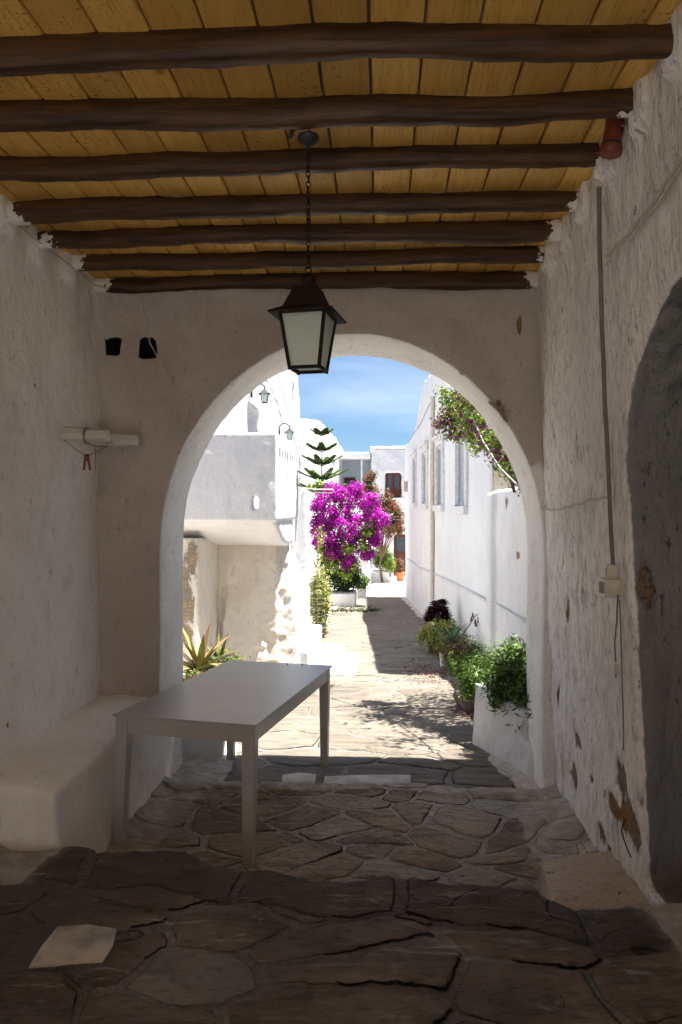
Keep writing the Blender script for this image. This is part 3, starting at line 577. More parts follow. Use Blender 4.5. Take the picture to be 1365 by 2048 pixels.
for a, b in ((-.006, -.02), (.006, .022)): q.hexa([(pg.x+a+b*.6-.004, pg.y-.005, pg.z-.085), (pg.x+a+b*.6+.004, pg.y-.005, pg.z-.085), (pg.x+a+b*.6-.004, pg.y+.006, pg.z-.085), (pg.x+a+b*.6+.004, pg.y+.006, pg.z-.085), (pg.x+a-.006, pg.y-.005, pg.z+.012), (pg.x+a+.006, pg.y-.005, pg.z+.012), (pg.x+a-.006, pg.y+.006, pg.z+.012), (pg.x+a+.006, pg.y+.006, pg.z+.012)])
q.box(pg.x-.014, pg.x+.014, pg.y-.007, pg.y+.008, pg.z-.03, pg.z-.015); tag(q.build('clothes_peg', M['peg']), 'old red clothes peg clipped on the sagging string', 'clothes peg')

# ------------------------------------------------------------------ cables
def cable(pts, r, name, label, mat='cable', wob=.004, n=6, fn=wallpt, off=.016):
    q = MB(); p = [fn(a, b, off) for a, b in pts]; out = []
    for i in range(len(p)-1):
        k = max(2, int((p[i+1]-p[i]).length/.03))
        for j in range(k): out.append(p[i].lerp(p[i+1], j/k))
    out.append(p[-1]); wv = [Vector((0, wob*math.sin(i*.55+pts[0][0]), wob*math.cos(i*.73))) for i in range(len(out))]
    q.tube([a+b for a, b in zip(out, wv)], r, n); return tag(q.build(name, M[mat], smooth=True), label, 'cable')
cable([(1198, 375), (1200, 500), (1204, 640), (1210, 800), (1218, 950), (1222, 1060), (1227, 1130)], .010, 'cable', 'thick painted cable running straight down the right wall to the switch', 'cabled', .002, 8, off=.012)
cable([(1048, 1018), (1075, 1014), (1110, 1021), (1150, 1010), (1190, 998), (1216, 996)], .006, 'cable', 'pale cable running level across the arch pier to the vertical cable')
cable([(1400, 260), (1365, 315), (1330, 370), (1300, 415), (1262, 462), (1232, 492), (1216, 510)], .006, 'cable', 'upper strand of the slanting cable pair on the upper right wall')
cable([(1400, 275), (1365, 328), (1330, 386), (1300, 428), (1262, 472), (1232, 500), (1212, 530)], .005, 'cable', 'lower strand of the slanting cable pair on the upper right wall')
cable([(1245, 252), (1270, 258), (1288, 272), (1293, 300), (1300, 350), (1310, 385), (1325, 385)], .005, 'cable', 'thin pale cable dropping from the beam end to the slanting pair')
cable([(1236, 1190), (1234, 1240), (1230, 1290), (1232, 1325)], .0035, 'cable', 'thin flex hanging below the socket and ending in a plug', 'cabled', .001)
cable([(1240, 1200), (1243, 1300), (1246, 1400), (1248, 1500)], .003, 'cable', 'hairline wire running down the wall below the socket', 'cabled', .002, off=.006)
cable([(1252, 1640), (1243, 1660), (1252, 1690), (1262, 1715)], .003, 'cable', 'loose dark wire loop at the foot of the right wall', 'blackiron', .003)
def lw_(px, py, off): return P(px, py, X=-1.91+off)
q = MB(); pts = [P(-40, 380, X=-1.87), P(0, 420, X=-1.87), P(70, 478, X=-1.87), P(140, 530, X=-1.87), P(190, 570, X=-1.87), P(240, 583, Y=4.99), P(282, 592, Y=4.985), P(292, 640, Y=4.985), P(300, 685, Y=4.985), P(318, 720, Y=4.985), P(345, 760, Y=4.985)]
q.tube(pts, .0038, 6); tag(q.build('cable', M['cable'], smooth=True), 'thin white cable under the beam ends on the left, bending down over the holes', 'cable')
# switch and socket
for nm, lb_, (px, py), w, hh, dp, sl in (('light_switch', 'small ivory light switch above the socket on the right wall', (1224, 1145), .05, .075, .03, True), ('socket_box', 'grey-ivory socket box below the light switch on the right wall', (1226, 1175), .10, .085, .05, False)):
    c = wallpt(px, py); r0 = empty(nm, (c.x, c.y, c.z-hh/2), lb_, 'switch' if sl else 'socket')
    MB().box(-dp, .02, -w/2, w/2, 0, hh).build('housing', M['socket'], r0, bevel=.005)
    MB().box(-dp-.004, -dp, -w*.32, w*.32, hh*.2, hh*.8).build('rocker' if sl else 'cover', M['socket' if sl else 'cabled'], r0, bevel=.001)
c = wallpt(1232, 1338, .014); pg = empty('plug', tuple(c), 'ivory plug hanging on its flex below the socket', 'plug')
MB().box(-.01, .012, -.018, .018, -.02, .02).build('plug_body', M['socket'], pg, bevel=.004)
for a in (-.009, .009): q = MB(); q.tube([(0, a, -.02), (0, a, -.04)], .0025, 6); q.build('pin', M['wire'], pg)
# marble pieces
def slab(px, z, th, label):
    pts = [P(a, b, Z=z) for a, b in px]; q = MB(); q.prism([(p.x, p.y) for p in pts], z-th, z, 'z'); return tag(q.build('marble_slab', M['marble'], bevel=.004, smooth='auto'), label, 'paving slab')
slab([(115, 1852), (176, 1848), (235, 1856), (226, 1890), (205, 1924), (130, 1928), (58, 1932), (84, 1890)], STEP+.009, .04, 'pale diamond-shaped marble slab set in the dark floor, front left')
slab([(646, 1570), (650, 1552), (735, 1549), (822, 1549), (822, 1566), (735, 1571)], gz(5)+.022, .06, 'long white marble slab set at the arch threshold')
slab([(562, 1571), (566, 1549), (600, 1545), (633, 1548), (630, 1567)], gz(5)+.019, .06, 'squarish worn white slab between the table leg and the long marble slab')

# ------------------------------------------------------------------ house on the right of the alley
HA = (1.42, 10.0); HB = (.85, 27.0); HLEN = math.hypot(HB[0]-HA[0], HB[1]-HA[1]); HANG = math.atan2(HB[1]-HA[1], HB[0]-HA[0])
hs = empty('white_house', (HA[0], HA[1], 0), 'long smooth white house lining the right side of the alley with four narrow windows', 'house', rz=HANG)
Hm = Matrix.Translation((HA[0], HA[1], 0)) @ Matrix.Rotation(HANG, 4, 'Z'); Hi = Hm.inverted()
def hw(px, py): p = Hi @ PW(px, py, HA, HB); return p.x, p.z      # along the wall, height
prof = [(0, -1.6), (HLEN, -1.6)]
tops = [(817, 888), (820, 880), (824, 872), (828, 866), (834, 845), (840, 806), (845, 780), (850, 762), (856, 752), (866, 745)]
prof += [(HLEN, hw(811, 890)[1])]+[hw(a, b) for a, b in tops]+[(0, EYE+3.35)]
wb = MB(); wb.prism([(u, z) for u, z in prof], -.0, -3.4, 'y'); wins = []
for (x0, x1, ty, sy) in ((827.5, 834, 918, 1008), (846.5, 857, 905, 1010), (875, 889, 892, 1013), (915, 936, 872, 1016)):
    ua, za = hw(x1, sy); ub, _ = hw(x0, sy); _, zt = hw((x0+x1)/2, ty); wins.append((ua, ub, za, zt))
cuts = []
for ua, ub, za, zt in wins: c = MB(); c.box(ua+.02, ub-.02, -.17, .3, za+.03, zt); cuts.append(c)
body = plaster('wall', wb, M['whitesmooth'], cuts, .055, .022, 1, parent=hs, freq=.8, fine=.12)
for ua, ub, za, zt in wins:
    w = MB(); w.box(ua+.01, ub-.01, -.19, -.165, za+.02, zt+.01); wo = w.build('window', M['shutterblue'], hs)
    q = MB(); q.box(ua-.12, ub+.14, -.17, .09, za-.10, za+.03); q.build('sill', M['whitepaint'], wo, bevel=.012, smooth='auto')
    q = MB(); q.box(ub-.05, ub+.10, -.02, .05, za+.032, zt+.10); q.box(ua-.09, ua+.03, -.02, .05, za+.032, zt+.10); q.box(ua-.09, ub+.10, -.02, .045, zt+.03, zt+.10); q.build('surround', M['whitepaint'], wo, bevel=.008, smooth='auto')
    q = MB(); q.box(ua-.10, ub+.12, -.02, .06, zt+.102, zt+.17); q.box(ua-.14, ub+.17, -.02, .11, zt+.172, zt+.235); q.build('hood', M['whitepaint'], wo, bevel=.012, smooth='auto')
    q = MB(); 
    for k in range(5): zz = za+.1+(zt-za-.15)*k/5; q.box(ua+.06, (ua+ub)/2-.02, -.164, -.145, zz, zz+(zt-za)/5-.05); q.box((ua+ub)/2+.02, ub-.06, -.164, -.145, zz, zz+(zt-za)/5-.05)
    q.build('shutter', M['shutterblue'], wo, bevel=.004)
ud, _ = hw(869.5, 1000); q = MB(); zt = hw(872, 790)[1]; zb = hw(870, 1146)[1]
q.tube([(ud, .045, zb-.6), (ud+.02, .05, (zb+zt)/2), (ud-.05, .045, zt)], .05, 10); q.build('downpipe', M['wallpipe'], hs, smooth='auto')
eb = MB(); eb.box(-.03, .012, -3.35, -.05, -1.2, EYE+3.0); eb.build('end_wall', M['beige'], hs)
q = MB(); pts = []
for px, py in ((813, 1118), (826, 1124), (834, 1130), (839, 1136), (846, 1136), (866, 1146), (900, 1161), (940, 1181), (977, 1200)): u, z = hw(px, py); pts.append((u, .03, z))
q.tube(pts, .016, 6); q.build('cable', M['whitepaint'], hs, smooth=True)
q = MB(); pts = []
for px, py in ((815, 893), (822, 880), (833, 862), (845, 845), (853, 826), (860, 812), (867, 802)): u, z = hw(px, py); pts.append((u, .03, z))
q.tube(pts, .010, 5); q.build('cable', M['wire'], hs, smooth=True)
u, z = hw(815, 972); q = MB(); q.box(u-.15, u+.15, 0, .12, z-.2, z+.16); q.build('meter_box', M['socket'], hs, bevel=.01)
# low courtyard wall
lwm = MB(); ltop = EYE+.235
lwm.box(1.45, 1.85, 5.4, 9.72, -1.0, ltop); lwm.box(1.37, 1.44+.3, 9.55, 9.98, -1.0, ltop-.03)
tag(plaster('courtyard_wall', lwm, M['white'], (), .035, .02, 3, freq=2, peel=[(P(1012, 1005, X=1.45), .10, .09), (P(1035, 1110, X=1.45), .12, .05)]), 'low whitewashed courtyard wall between the pier and the white house, patchy near its top', 'wall')
q = MB(); pts = [P(a, b, X=1.43) for a, b in ((980, 1201), (1000, 1213), (1025, 1228), (1060, 1247))]; q.tube(pts, .014, 6); tag(q.build('cable', M['whitepaint'], smooth=True), 'painted cable running low along the courtyard wall', 'cable')
# bare house behind the courtyard
bb = MB(); bb.box(2.6, 6, 10.5, 16, -1, EYE+2.5); bb.box(2.5, 6.1, 10.4, 16.1, EYE+2.5, EYE+2.65)
bh = tag(plaster('bare_house', bb, M['beige'], (), .08, .02, 1), 'bare beige rendered house part behind the courtyard wall', 'house')

# ------------------------------------------------------------------ left side: tall wall, balcony, stair
lh = empty('tall_house', (-2.75, 10, 0), 'tall whitewashed house on the left with the projecting balcony and lanterns', 'house')
def rel(mb, root): mb.v = [tuple(Vector(p)-root.location) for p in mb.v]; return mb
w = MB(); w.box(-6.5, -2.72, 9.9, 24.6, -2, EYE+6.2); c1 = MB(); a = P(497, 861, X=-2.72); b = P(519, 826, X=-2.72); c1.box(-3.05, -2.4, a.y, b.y, a.z-.3, b.z)
c2 = MB(); a = P(585.5, 816, X=-2.72); b = P(589.5, 772, X=-2.72); c2.box(-2.95, -2.4, a.y, b.y, a.z, b.z)
plaster('wall', rel(w, lh), M['tall'], [rel(c1, lh), rel(c2, lh)], .06, .03, 2, parent=lh, freq=1.3, fine=.35)
c = MB(); p = P(601, 833, X=-2.72); c.prism([(24.55, -2), (25.4, -2), (25.4, p.z-.5), (25.2, p.z+.2), (24.9, p.z+.75), (24.55, p.z+1.1)], -6, -2.74, 'x'); plaster('shoulder', rel(c, lh), M['white'], (), .06, .03, 2, parent=lh)
# balcony
bal = empty('balcony', (-1.2, 8.5, EYE-.14), 'whitewashed masonry balcony projecting on the left with slotted side and small drain slot', 'balcony')
bx0, bx1 = -2.9, -1.19; by0, by1 = 8.5, 10.3; bz0, bz1 = EYE-.137, EYE+.87
w = MB(); w.box(bx0, bx1, by0, by0+.14, bz0, bz1); w.box(bx1-.13, bx1, by0, by1, bz0, bz1-.0); w.box(bx0, bx1, by0, by1, bz0-.02, bz0+.10)
cu = []
for k in range(6):
    yy = by0+.26+k*.235; c = MB(); c.prism([(yy, bz0+.26), (yy+.085, bz0+.26), (yy+.085, bz1-.23), (yy+.05, bz1-.17), (yy, bz1-.2)], bx1-.4, bx1+.3, 'x'); cu.append(c)
a = P(506, 1020, Y=8.5); b = P(518, 989, Y=8.5); c = MB(); c.prism([(a.x, a.z), (b.x, a.z), (b.x, b.z-.03), ((a.x+b.x)/2, b.z), (a.x, b.z-.03)], 8, 9, 'y'); cu.append(c)
plaster('parapet', rel(w, bal), M['white'], [rel(c, bal) for c in cu], .022, .014, 4, parent=bal, freq=1.6)
w = MB(); pr_ = [(by0+.06, bz0+.0)]+[(by0+.06+(1.45)*t, bz0-.34*(1-(1-t)**2)**.9-.02) for t in np.linspace(.05, 1, 10)]+[(by1, bz0-.36), (by1, bz0)]
w.prism(pr_, bx0, bx1-.02, 'x'); plaster('cove', rel(w, bal), M['white'], (), .03, .012, 6, parent=bal)
# support wall under the balcony
sw = MB(); sw.box(-2.9, -1.36, 9.75, 10.3, -1, bz0-.05); sw.box(-2.9, -1.62, 9.70, 9.9, -1, bz0-.05)
sw.hexa([(-2.15, 9.45, -.7), (-1.0, 9.75, -.7), (-2.1, 10.2, -.7), (-1.0, 10.3, -.7), (-1.95, 9.74, 1.55), (-1.3, 10.0, 1.55), (-1.9, 10.2, 1.55), (-1.3, 10.2, 1.55)])
def pY(px, py, Y, rh, rv): return (P(px, py, Y=Y), rh, rv)
sup = tag(plaster('support_wall', sw, M['stained'], (), .03, .05, 3, freq=2.5, fine=.5, peel=[pY(454, 1212, 9.7, .035, .045), pY(457, 1245, 9.7, .05, .035), pY(464, 1257, 9.7, .03, .03), pY(445, 1178, 9.7, .012, .04)]), 'shaded stained wall under the balcony with small brown holes', 'wall')
pier = MB(); pier.box(-2.6, -2.135, 8.7, 9.75, -1, EYE-.36)
tag(plaster('pier', pier, M['stained'], (), .03, .03, 4, freq=2.5, peel=[pY(384, 1120, 8.7, .08, .34), pY(370, 1200, 8.7, .12, .5), pY(372, 1270, 8.7, .1, .2)]), 'narrow plaster pier with peeling brown strips beside the arch on the left', 'pier')
# stair rising toward the balcony
stc = empty('outside_stair', (-1.2, 10, 0), 'white masonry stair with curved parapet rising from the alley to the balcony', 'stair')
XP = -1.27; pts = [(582, 1090), (590, 1108), (600, 1128), (611, 1150), (617, 1165), (620.5, 1185), (621, 1275)]
poly = [(P(a, b, X=XP).y, P(a, b, X=XP).z) for a, b in pts]; poly = [(10.05, -.8), (10.05, poly[0][1]+.35)]+poly+[(poly[-1][0], -.8)]
w = MB(); w.prism(poly, XP-.16, XP, 'x'); plaster('parapet', rel(w, stc), M['white'], (), .025, .012, 4, parent=stc)
nst = 8; yb, yt = 13.3, 10.3; w = MB()
for k in range(nst): w.box(-2.7, XP-.12, yb-(k+1)*(yb-yt)/nst, yb-k*(yb-yt)/nst+.02, -1, gz(13)+.17*(k+1))
plaster('steps', rel(w, stc), M['white'], (), .03, .01, 2, parent=stc)
for (yf, yb_, xr_, zt, zb) in ((9.9, 12.2, -.96, EYE-1.90, -.6), (10.05, 11.3, -.545, EYE-2.05, -.6), (9.8, 11.15, -.33, EYE-2.165, -.6)):
    w = MB(); w.box(-2.0, xr_, yf, yb_, zb, zt); plaster('step', rel(w, stc), M['white'], (), .025, .012, 3, parent=stc)
# second small house beyond with rounded roof
b2 = empty('rounded_house', (-2.6, 24.6, 0), 'smaller white house with rounded roof edge behind the tree on the left', 'house')
ang = math.atan2(12.4, .95); Bm = Matrix.Translation((-2.68, 24.8, 0)) @ Matrix.Rotation(ang, 4, 'Z')
w = MB(); pr_ = [(0, -2), (12.6, -2), (12.6, EYE+2.2), (12.2, EYE+2.55), (11, EYE+2.85), (8.5, EYE+3.15), (4.5, EYE+3.4), (1.5, EYE+3.15), (0, EYE+2.85)]
w.prism(pr_, 0, 4, 'y'); w.v = [tuple(Bm @ Vector(p)) for p in w.v]; plaster('wall', rel(w, b2), M['white'], (), .08, .05, 3, parent=b2, freq=.8)
q = MB(); a = P(657, 947, Y=33); q.box(a.x-.25, a.x+.12, a.y-.2, a.y+.4, a.z-.45, a.z+.45); q.build('window', M['shutterblue'], b2); 
# re-seat window in root space
for ch in b2.children:
    if ch.name.startswith('window'): ch.location = -b2.location

# wall lanterns
def wall_lantern(px, py, X, s, label, arm=True):
    p = P(px, py, X=X+.30*s/.5*0+.28); r = empty('wall_lantern', tuple(p), label, 'lantern', 'lanterns on the left house', rz=.1)
    lantern_parts(r, s, None, top_w=.085, bot_w=.05, hh=.2, eave=.17, mat='grate', roof_h=.09, tw=.02)
    q = MB(); wx = X-p.x; q.tube([(wx, 0, .22*s), (wx*.95, 0, .34*s), (wx*.7, 0, .42*s), (wx*.3, 0, .42*s), (0, 0, .36*s), (0, 0, .29*s)], .010*s+.004, 6); q.tube([(wx+.01, 0, .12*s), (wx+.01, 0, .30*s)], .02*s+.004, 6)
    q.build('bracket', M['grate'], r, smooth=True); return r
wall_lantern(529.5, 806, -2.72, .98, 'nearest wall lantern, highest on the tall left house close to the arch curve')
wall_lantern(579.5, 879, -2.72, 1.0, 'wall lantern on a curled bracket in the middle of the tall left house')
wall_lantern(667.5, 932, -2.25, .8, 'small distant lantern on the rounded house right of the tree trunk')
# overhead wire on the left
q = MB(); pts = [P(a, b, X=-2.6) for a, b in ((520, 680), (562, 768), (583, 852), (600, 920), (607, 950))]; q.tube(pts, .008, 5); tag(q.build('wire', M['wire']), 'thin overhead wire slanting down the tall left house', 'wire')
# stair parapet further along, rail
w = MB(); pts = [(592, 1065), (601, 985), (606, 975), (612, 978), (613, 1090), (608, 1140), (594, 1140)]; w.prism([(P(a, b, Y=15.5).x, P(a, b, Y=15.5).z) for a, b in pts], 15.5, 15.9, 'y')
tag(plaster('stair_parapet', w, M['white'], (), .03, .02, 3), 'tall sloping white parapet end beyond the stair, left of the bougainvillea', 'parapet')
q = MB(); A_ = [P(a, b, Y=15.6) for a, b in ((604, 975), (630, 979), (666, 979), (669, 983), (664, 986), (612, 984))]; q.tube(A_, .012, 6); q.tube([P(604, 985, Y=15.6), P(605, 1030, Y=15.6), P(614, 1036, Y=15.6), P(620, 1032, Y=15.6)], .012, 6); q.tube([P(612, 984, Y=15.6), P(612, 1032, Y=15.6)], .010, 6)
tag(q.build('handrail', M['wallpipe'], smooth=True), 'bent pale metal rail frame in front of the bougainvillea top', 'rail')

# ------------------------------------------------------------------ far house
fh = empty('far_house', (0, 34, TZ), 'far white two-storey house closing the alley with dark red doors', 'house')
def fp(px, py, Y=34): return P(px, py, Y=Y)
a = fp(743, 897); w = MB(); w.box(a.x, 3.5, 34, 39, -2, a.z); b_ = fp(700, 916)
w.box(-4, a.x+.01, 35.6, 39, -2, b_.z)
d1 = fp(771, 996); d2 = fp(804, 945); c1 = MB(); c1.box(d1.x, d2.x, 33, 34.22, d1.z, d2.z)
e1_ = fp(788, 1158); e2_ = fp(808, 1069); c2 = MB(); c2.box(e1_.x, e2_.x+.25, 33, 34.3, TZ, e2_.z)
g1 = fp(689, 985, 35.6); g2 = fp(712, 955, 35.6); c3 = MB(); c3.box(g1.x, g2.x, 35, 35.8, g1.z-.6, g2.z)
plaster('wall', rel(w, fh), M['facade'], [rel(c, fh) for c in (c1, c2, c3)], .06, .035, 1, parent=fh, freq=2.2, fine=.8)
w = MB(); r1 = fp(743, 903); r0 = fp(690, 917); w.box(-4, r1.x-.02, 34.1, 39, r0.z, r1.z-.02); w.box(r1.x-.05, 3.6, 33.93, 39, a.z-.02, a.z+.1); plaster('roof_slab', rel(w, fh), M['white'], (), .05, .03, 2, parent=fh)
w = MB(); l1 = fp(743, 997); l2_ = fp(812, 997); w.box(fp(690, 997).x, l2_.x+.6, 33.75, 34.0, l1.z-.12, l1.z); plaster('ledge', rel(w, fh), M['white'], (), .04, .01, 1, parent=fh)
w = MB(); bwz = fp(700, 990).z; w.box(-4, r1.x-.3, 34.2, 34.4, -2, bwz); plaster('terrace_wall', rel(w, fh), M['facade'], (), .05, .02, 1, parent=fh)
w = MB(); pp = fp(724, 940, 34.6); w.tube([(pp.x, 34.6, bwz-.1), (pp.x, 34.6, r0.z+.03)], .05, 8); rel(w, fh).build('post', M['whitepaint'], fh)
w = MB(); w.box(-4, r1.x, 35.50, 35.56, TZ+1.5, r0.z); 
cc = MB(); cc.box(g1.x, g2.x, 35.2, 35.8, g1.z-.6, g2.z); plaster('recess_wall', rel(w, fh), M['blueshade'], [rel(cc, fh)], .05, .0, 0, parent=fh)
def leaf_door(x0, x1, z0, z1, y, n_leaf, glass_frac, root):
    dr = MB(); dr.box(x0+.004, x1-.004, y+.04, y+.08, z0, z1-.004); dr = rel(dr, root).build('door', M['redwood'], root)
    fr = MB(); t_ = .055
    fr.box(x0+.003, x0+t_, y-.02, y+.038, z0, z1-.003); fr.box(x1-t_, x1-.003, y-.02, y+.038, z0, z1-.003); fr.box(x0+t_, x1-t_, y-.02, y+.038, z1-t_, z1-.003); rel(fr, root).build('frame', M['redwood'], dr, bevel=.006)
    wd = (x1-x0-2*t_)/n_leaf
    for k in range(n_leaf):
        xa = x0+t_+k*wd; zg = z0+(z1-z0)*(1-glass_frac); g_ = MB(); g_.box(xa+.06, xa+wd-.06, y+.022, y+.038, zg, z1-t_-.06); rel(g_, root).build('pane', M['dark'], dr)
        st_ = MB(); st_.box(xa+.004, xa+.058, y+.0, y+.039, z0+.01, z1-t_-.004); st_.box(xa+wd-.058, xa+wd-.004, y+.0, y+.039, z0+.01, z1-t_-.004); st_.box(xa+.06, xa+wd-.06, y+.0, y+.036, z1-t_-.058, z1-t_-.004)
        if zg-z0 > .15: st_.box(xa+.06, xa+wd-.06, y+.0, y+.03, z0+.01, z0+.1); st_.box(xa+.06, xa+wd-.06, y+.0, y+.036, zg-.06, zg-.004)
        rel(st_, root).build('leaf_frame', M['redwood'], dr, bevel=.004)
leaf_door(d1.x, d2.x, d1.z, d2.z, 34.12, 2, .62, fh); leaf_door(e1_.x, e2_.x+.2, TZ, e2_.z, 34.2, 1, .42, fh); leaf_door(g1.x, g2.x, g1.z-.6, g2.z, 35.66, 1, .8, fh)
# wall end at the left of the far step
w = MB(); a = P(718, 1085, Y=27.4); b = P(738.5, 1085, Y=27.4); w.box(a.x-1.2, b.x, 27.3, 30.5, -2, a.z)
tag(plaster('garden_wall', w, M['white'], (), .05, .03, 2), 'white wall end standing at the left of the far step behind the bougainvillea', 'wall')

# ------------------------------------------------------------------ plants
def leaves(name, c, nrm, size, ratio, mat, parent, fold=.25, rnd=None):
    """c (N,3) leaf centres, nrm (N,3) leaf normals"""
    N = len(c); nrm = nrm/np.linalg.norm(nrm, axis=1)[:, None]; t = RNG.normal(size=(N, 3)); t -= nrm*(t*nrm).sum(1)[:, None]; t /= np.linalg.norm(t, axis=1)[:, None]; b = np.cross(nrm, t)
    s = (size*(.6+.8*RNG.random(N)))[:, None]; w = s*ratio
    v = np.stack([c-t*s*.5, c-t*s*.05+b*w*.5+nrm*w*fold, c+t*s*.5, c-t*s*.05-b*w*.5+nrm*w*fold], 1).reshape(-1, 3)
    i = np.arange(N)[:, None]*4; f = np.concatenate([i+np.array([[0, 1, 2]]), i+np.array([[0, 2, 3]])], 0)
    r = np.repeat(RNG.random(N) if rnd is None else rnd, 4)
    return mesh_np(name, v, f, mat, parent, attrs=dict(rnd=r))
def clumps(cen, rad, K, shell=.6, zcut=None):
    d = RNG.normal(size=(K, 3)); d /= np.linalg.norm(d, axis=1)[:, None]; r = shell+(1-shell)*RNG.random(K); r *= RNG.random(K)**.15
    return np.array(cen)+d*r[:, None]*np.array(rad)
def scatter(cl, per, sig):
    c = np.repeat(cl, per, 0); off = RNG.normal(size=c.shape)*sig; n = off+RNG.normal(size=c.shape)*sig*.6+np.array([0, 0, sig*.5]); return c+off, n
def plant(name, label, cat, base, group=None, **k):
    return empty(name, tuple(base), label, cat, group)
def twigs(root, base, cl, n, r0, mat='stem', name='stem', jitter=.08):
    q = MB(); idx = RNG.choice(len(cl), min(n, len(cl)), replace=False)
    for i in idx:
        p = Vector(cl[i]); b = Vector(base); m = b.lerp(p, .5)+Vector(RNG.normal(size=3)*jitter); m.z = max(m.z, b.z+.02)
        q.tube([b, b.lerp(m, .5)+Vector(RNG.normal(size=3)*jitter*.3), m, p], [r0, r0*.75, r0*.5, r0*.2], 5)
    return q.build(name, M[mat], root)
Z3 = np.zeros(3)

# courtyard bougainvillea over the arch, top right
ct = Vector((2.05, 7.9, .2)); root = plant('courtyard_tree', 'bougainvillea tree with faded purple bracts leaning over the courtyard wall at top right', 'tree', ct)
o3 = np.array(ct)
cl = clumps((1.55, 7.5, EYE+1.75), (1.0, 1.5, .75), 120, .35)
low = []
for px, py, Y in ((893, 795, 7.9), (905, 812, 7.9), (900, 830, 8.1), (915, 840, 8.0), (925, 820, 7.7), (930, 850, 7.8), (945, 845, 7.5), (950, 870, 7.6), (965, 860, 7.4), (975, 885, 7.3), (990, 900, 7.2), (940, 868, 8.0), (888, 850, 8.1), (910, 870, 8.0), (990, 880, 7.0), (1000, 915, 7.0), (945, 885, 8.0), (960, 895, 7.8), (960, 830, 7.1), (1025, 945, 6.8), (1018, 930, 6.9), (1035, 960, 6.9), (925, 800, 7.4), (940, 815, 7.3)): low.append(P(px, py-6, Y=Y))
low = np.array(low)
c, n_ = scatter(np.vstack([cl]), 26, .12); leaves('foliage', c-o3, n_, .062, .6, M['l_green'], root)
c, n_ = scatter(low, 110, .055); leaves('foliage', c-o3, n_, .045, .6, M['l_bright'], root)
c, n_ = scatter(low[RNG.choice(len(low), 20)], 60, .055); leaves('bracts', c-o3, n_, .04, .8, M['l_faded'], root)
c, n_ = scatter(cl, 4, .13); leaves('bracts', c-o3, n_, .04, .8, M['l_faded'], root)
q = MB(); q.tube([(0, 0, -.5), (.03, -.05, .6), (-.05, -.1, 1.5), (-.3, -.25, 2.5)], [.07, .06, .05, .03], 8)
for p in cl[:14]: p = Vector(p)-ct; q.tube([(-.05, -.1, 1.5), Vector((-.05, -.1, 1.6)).lerp(p, .5)+Vector((0, 0, .15)), p], [.03, .018, .006], 6)
for p in low[::2]: p = Vector(p)-ct; q.tube([(-.3, -.25, 2.5), Vector((-.3, -.25, 2.5)).lerp(p, .6)+Vector((0, 0, .1)), p], [.016, .010, .004], 5)
q.tube([P(1002, 902, Y=6.9)-ct, P(1012, 930, Y=6.8)-ct, P(1022, 960, Y=6.7)-ct, P(1030, 985, Y=6.7)-ct], .014, 6)
q.build('trunk', M['stem'], root, smooth=True)
q = MB(); q.tube([P(a, b, Y=y_) for a, b, y_ in ((925, 780, 7.6), (937, 810, 7.4), (952, 850, 7.1), (968, 885, 6.8), (1000, 935, 6.3), (1040, 975, 5.75), (1052, 985, 5.6))], .007, 6); tag(q.build('cable', M['wire'], smooth=True), 'grey overhead cable slanting down through the leaves to the arch pier', 'cable')

# planter on the right
pl = MB(); zt = EYE-1.455
pl.hexa([(1.02, 5.25, -.4), (1.6, 5.3, -.4), (.735, 6.35, -.5), (1.6, 6.35, -.5), (1.09, 5.28, zt-.02), (1.6, 5.3, zt), (.775, 6.32, zt), (1.6, 6.33, zt)])
cut = MB(); cut.box(.7, 1.5, 5.1, 5.5, zt-.22, zt+.2, Matrix.Translation((0, 0, 0)))
tag(plaster('planter', pl, M['white'], [cut], .02, .014, 5, peel=[(P(1030, 1450, Y=5.5), .06, .12)]), 'white masonry planter with a broken front corner at the right pier', 'planter')
def bush(name, label, cat, base, cen, rad, K, per, sig, size, ratio, mat, fl=None, nfl=0, fsize=.03, group=None, ntw=25, r0=.008, extra=None, stemmat='stem', spikes=0):
    root = plant(name, label, cat, base, group); b = np.array(base, float); cl = clumps(cen, rad, K, .45); cl = cl[cl[:, 2] > b[2]-.35]
    c, n_ = scatter(cl, per, sig); leaves('foliage', c-b, n_, size, ratio, M[mat], root)
    if extra: c, n_ = scatter(cl[::2], max(3, per//3), sig); leaves('foliage', c-b, n_, size, ratio, M[extra], root)
    if fl: c, n_ = scatter(cl[RNG.choice(len(cl), max(4, len(cl)//3))], nfl, sig*.8); leaves('flowers', c-b, n_, fsize, .9, M[fl], root)
    twigs(root, (0, 0, 0), cl-b, ntw, r0, stemmat); return root
bz = zt
q_ = 0
bush('planter_bush', 'dense green leafy bush spilling over the white planter beside the right pier', 'bush', (1.25, 5.8, bz), (1.08, 5.95, bz+.09), (.34, .62, .28), 190, 46, .042, .055, .24, 'l_green', 'l_faded', 2, .018, extra='l_dark')
bush('planter_bush', 'lower yellowish-green bush hanging over the left edge of the planter', 'bush', (1.0, 6.9, bz-.2), (.86, 6.7, bz-.02), (.27, .50, .22), 120, 46, .042, .05, .26, 'l_green', 'l_faded', 3, .02, extra='l_bright')
q = MB()
for k in range(26):
    a = P(1040-random.random()*30, 1340, Y=5.7); b = P(905+random.random()*135, 1268+random.random()*45, Y=6.0+random.random()*.5); q.tube([a, a.lerp(b, .5)+Vector((0, 0, .05)), b], [.002, .0015, .0008], 4)
tag(q.build('dry_stalks', M['gstem']), 'thin dry flower stalks leaning out of the planter bush', 'plant')
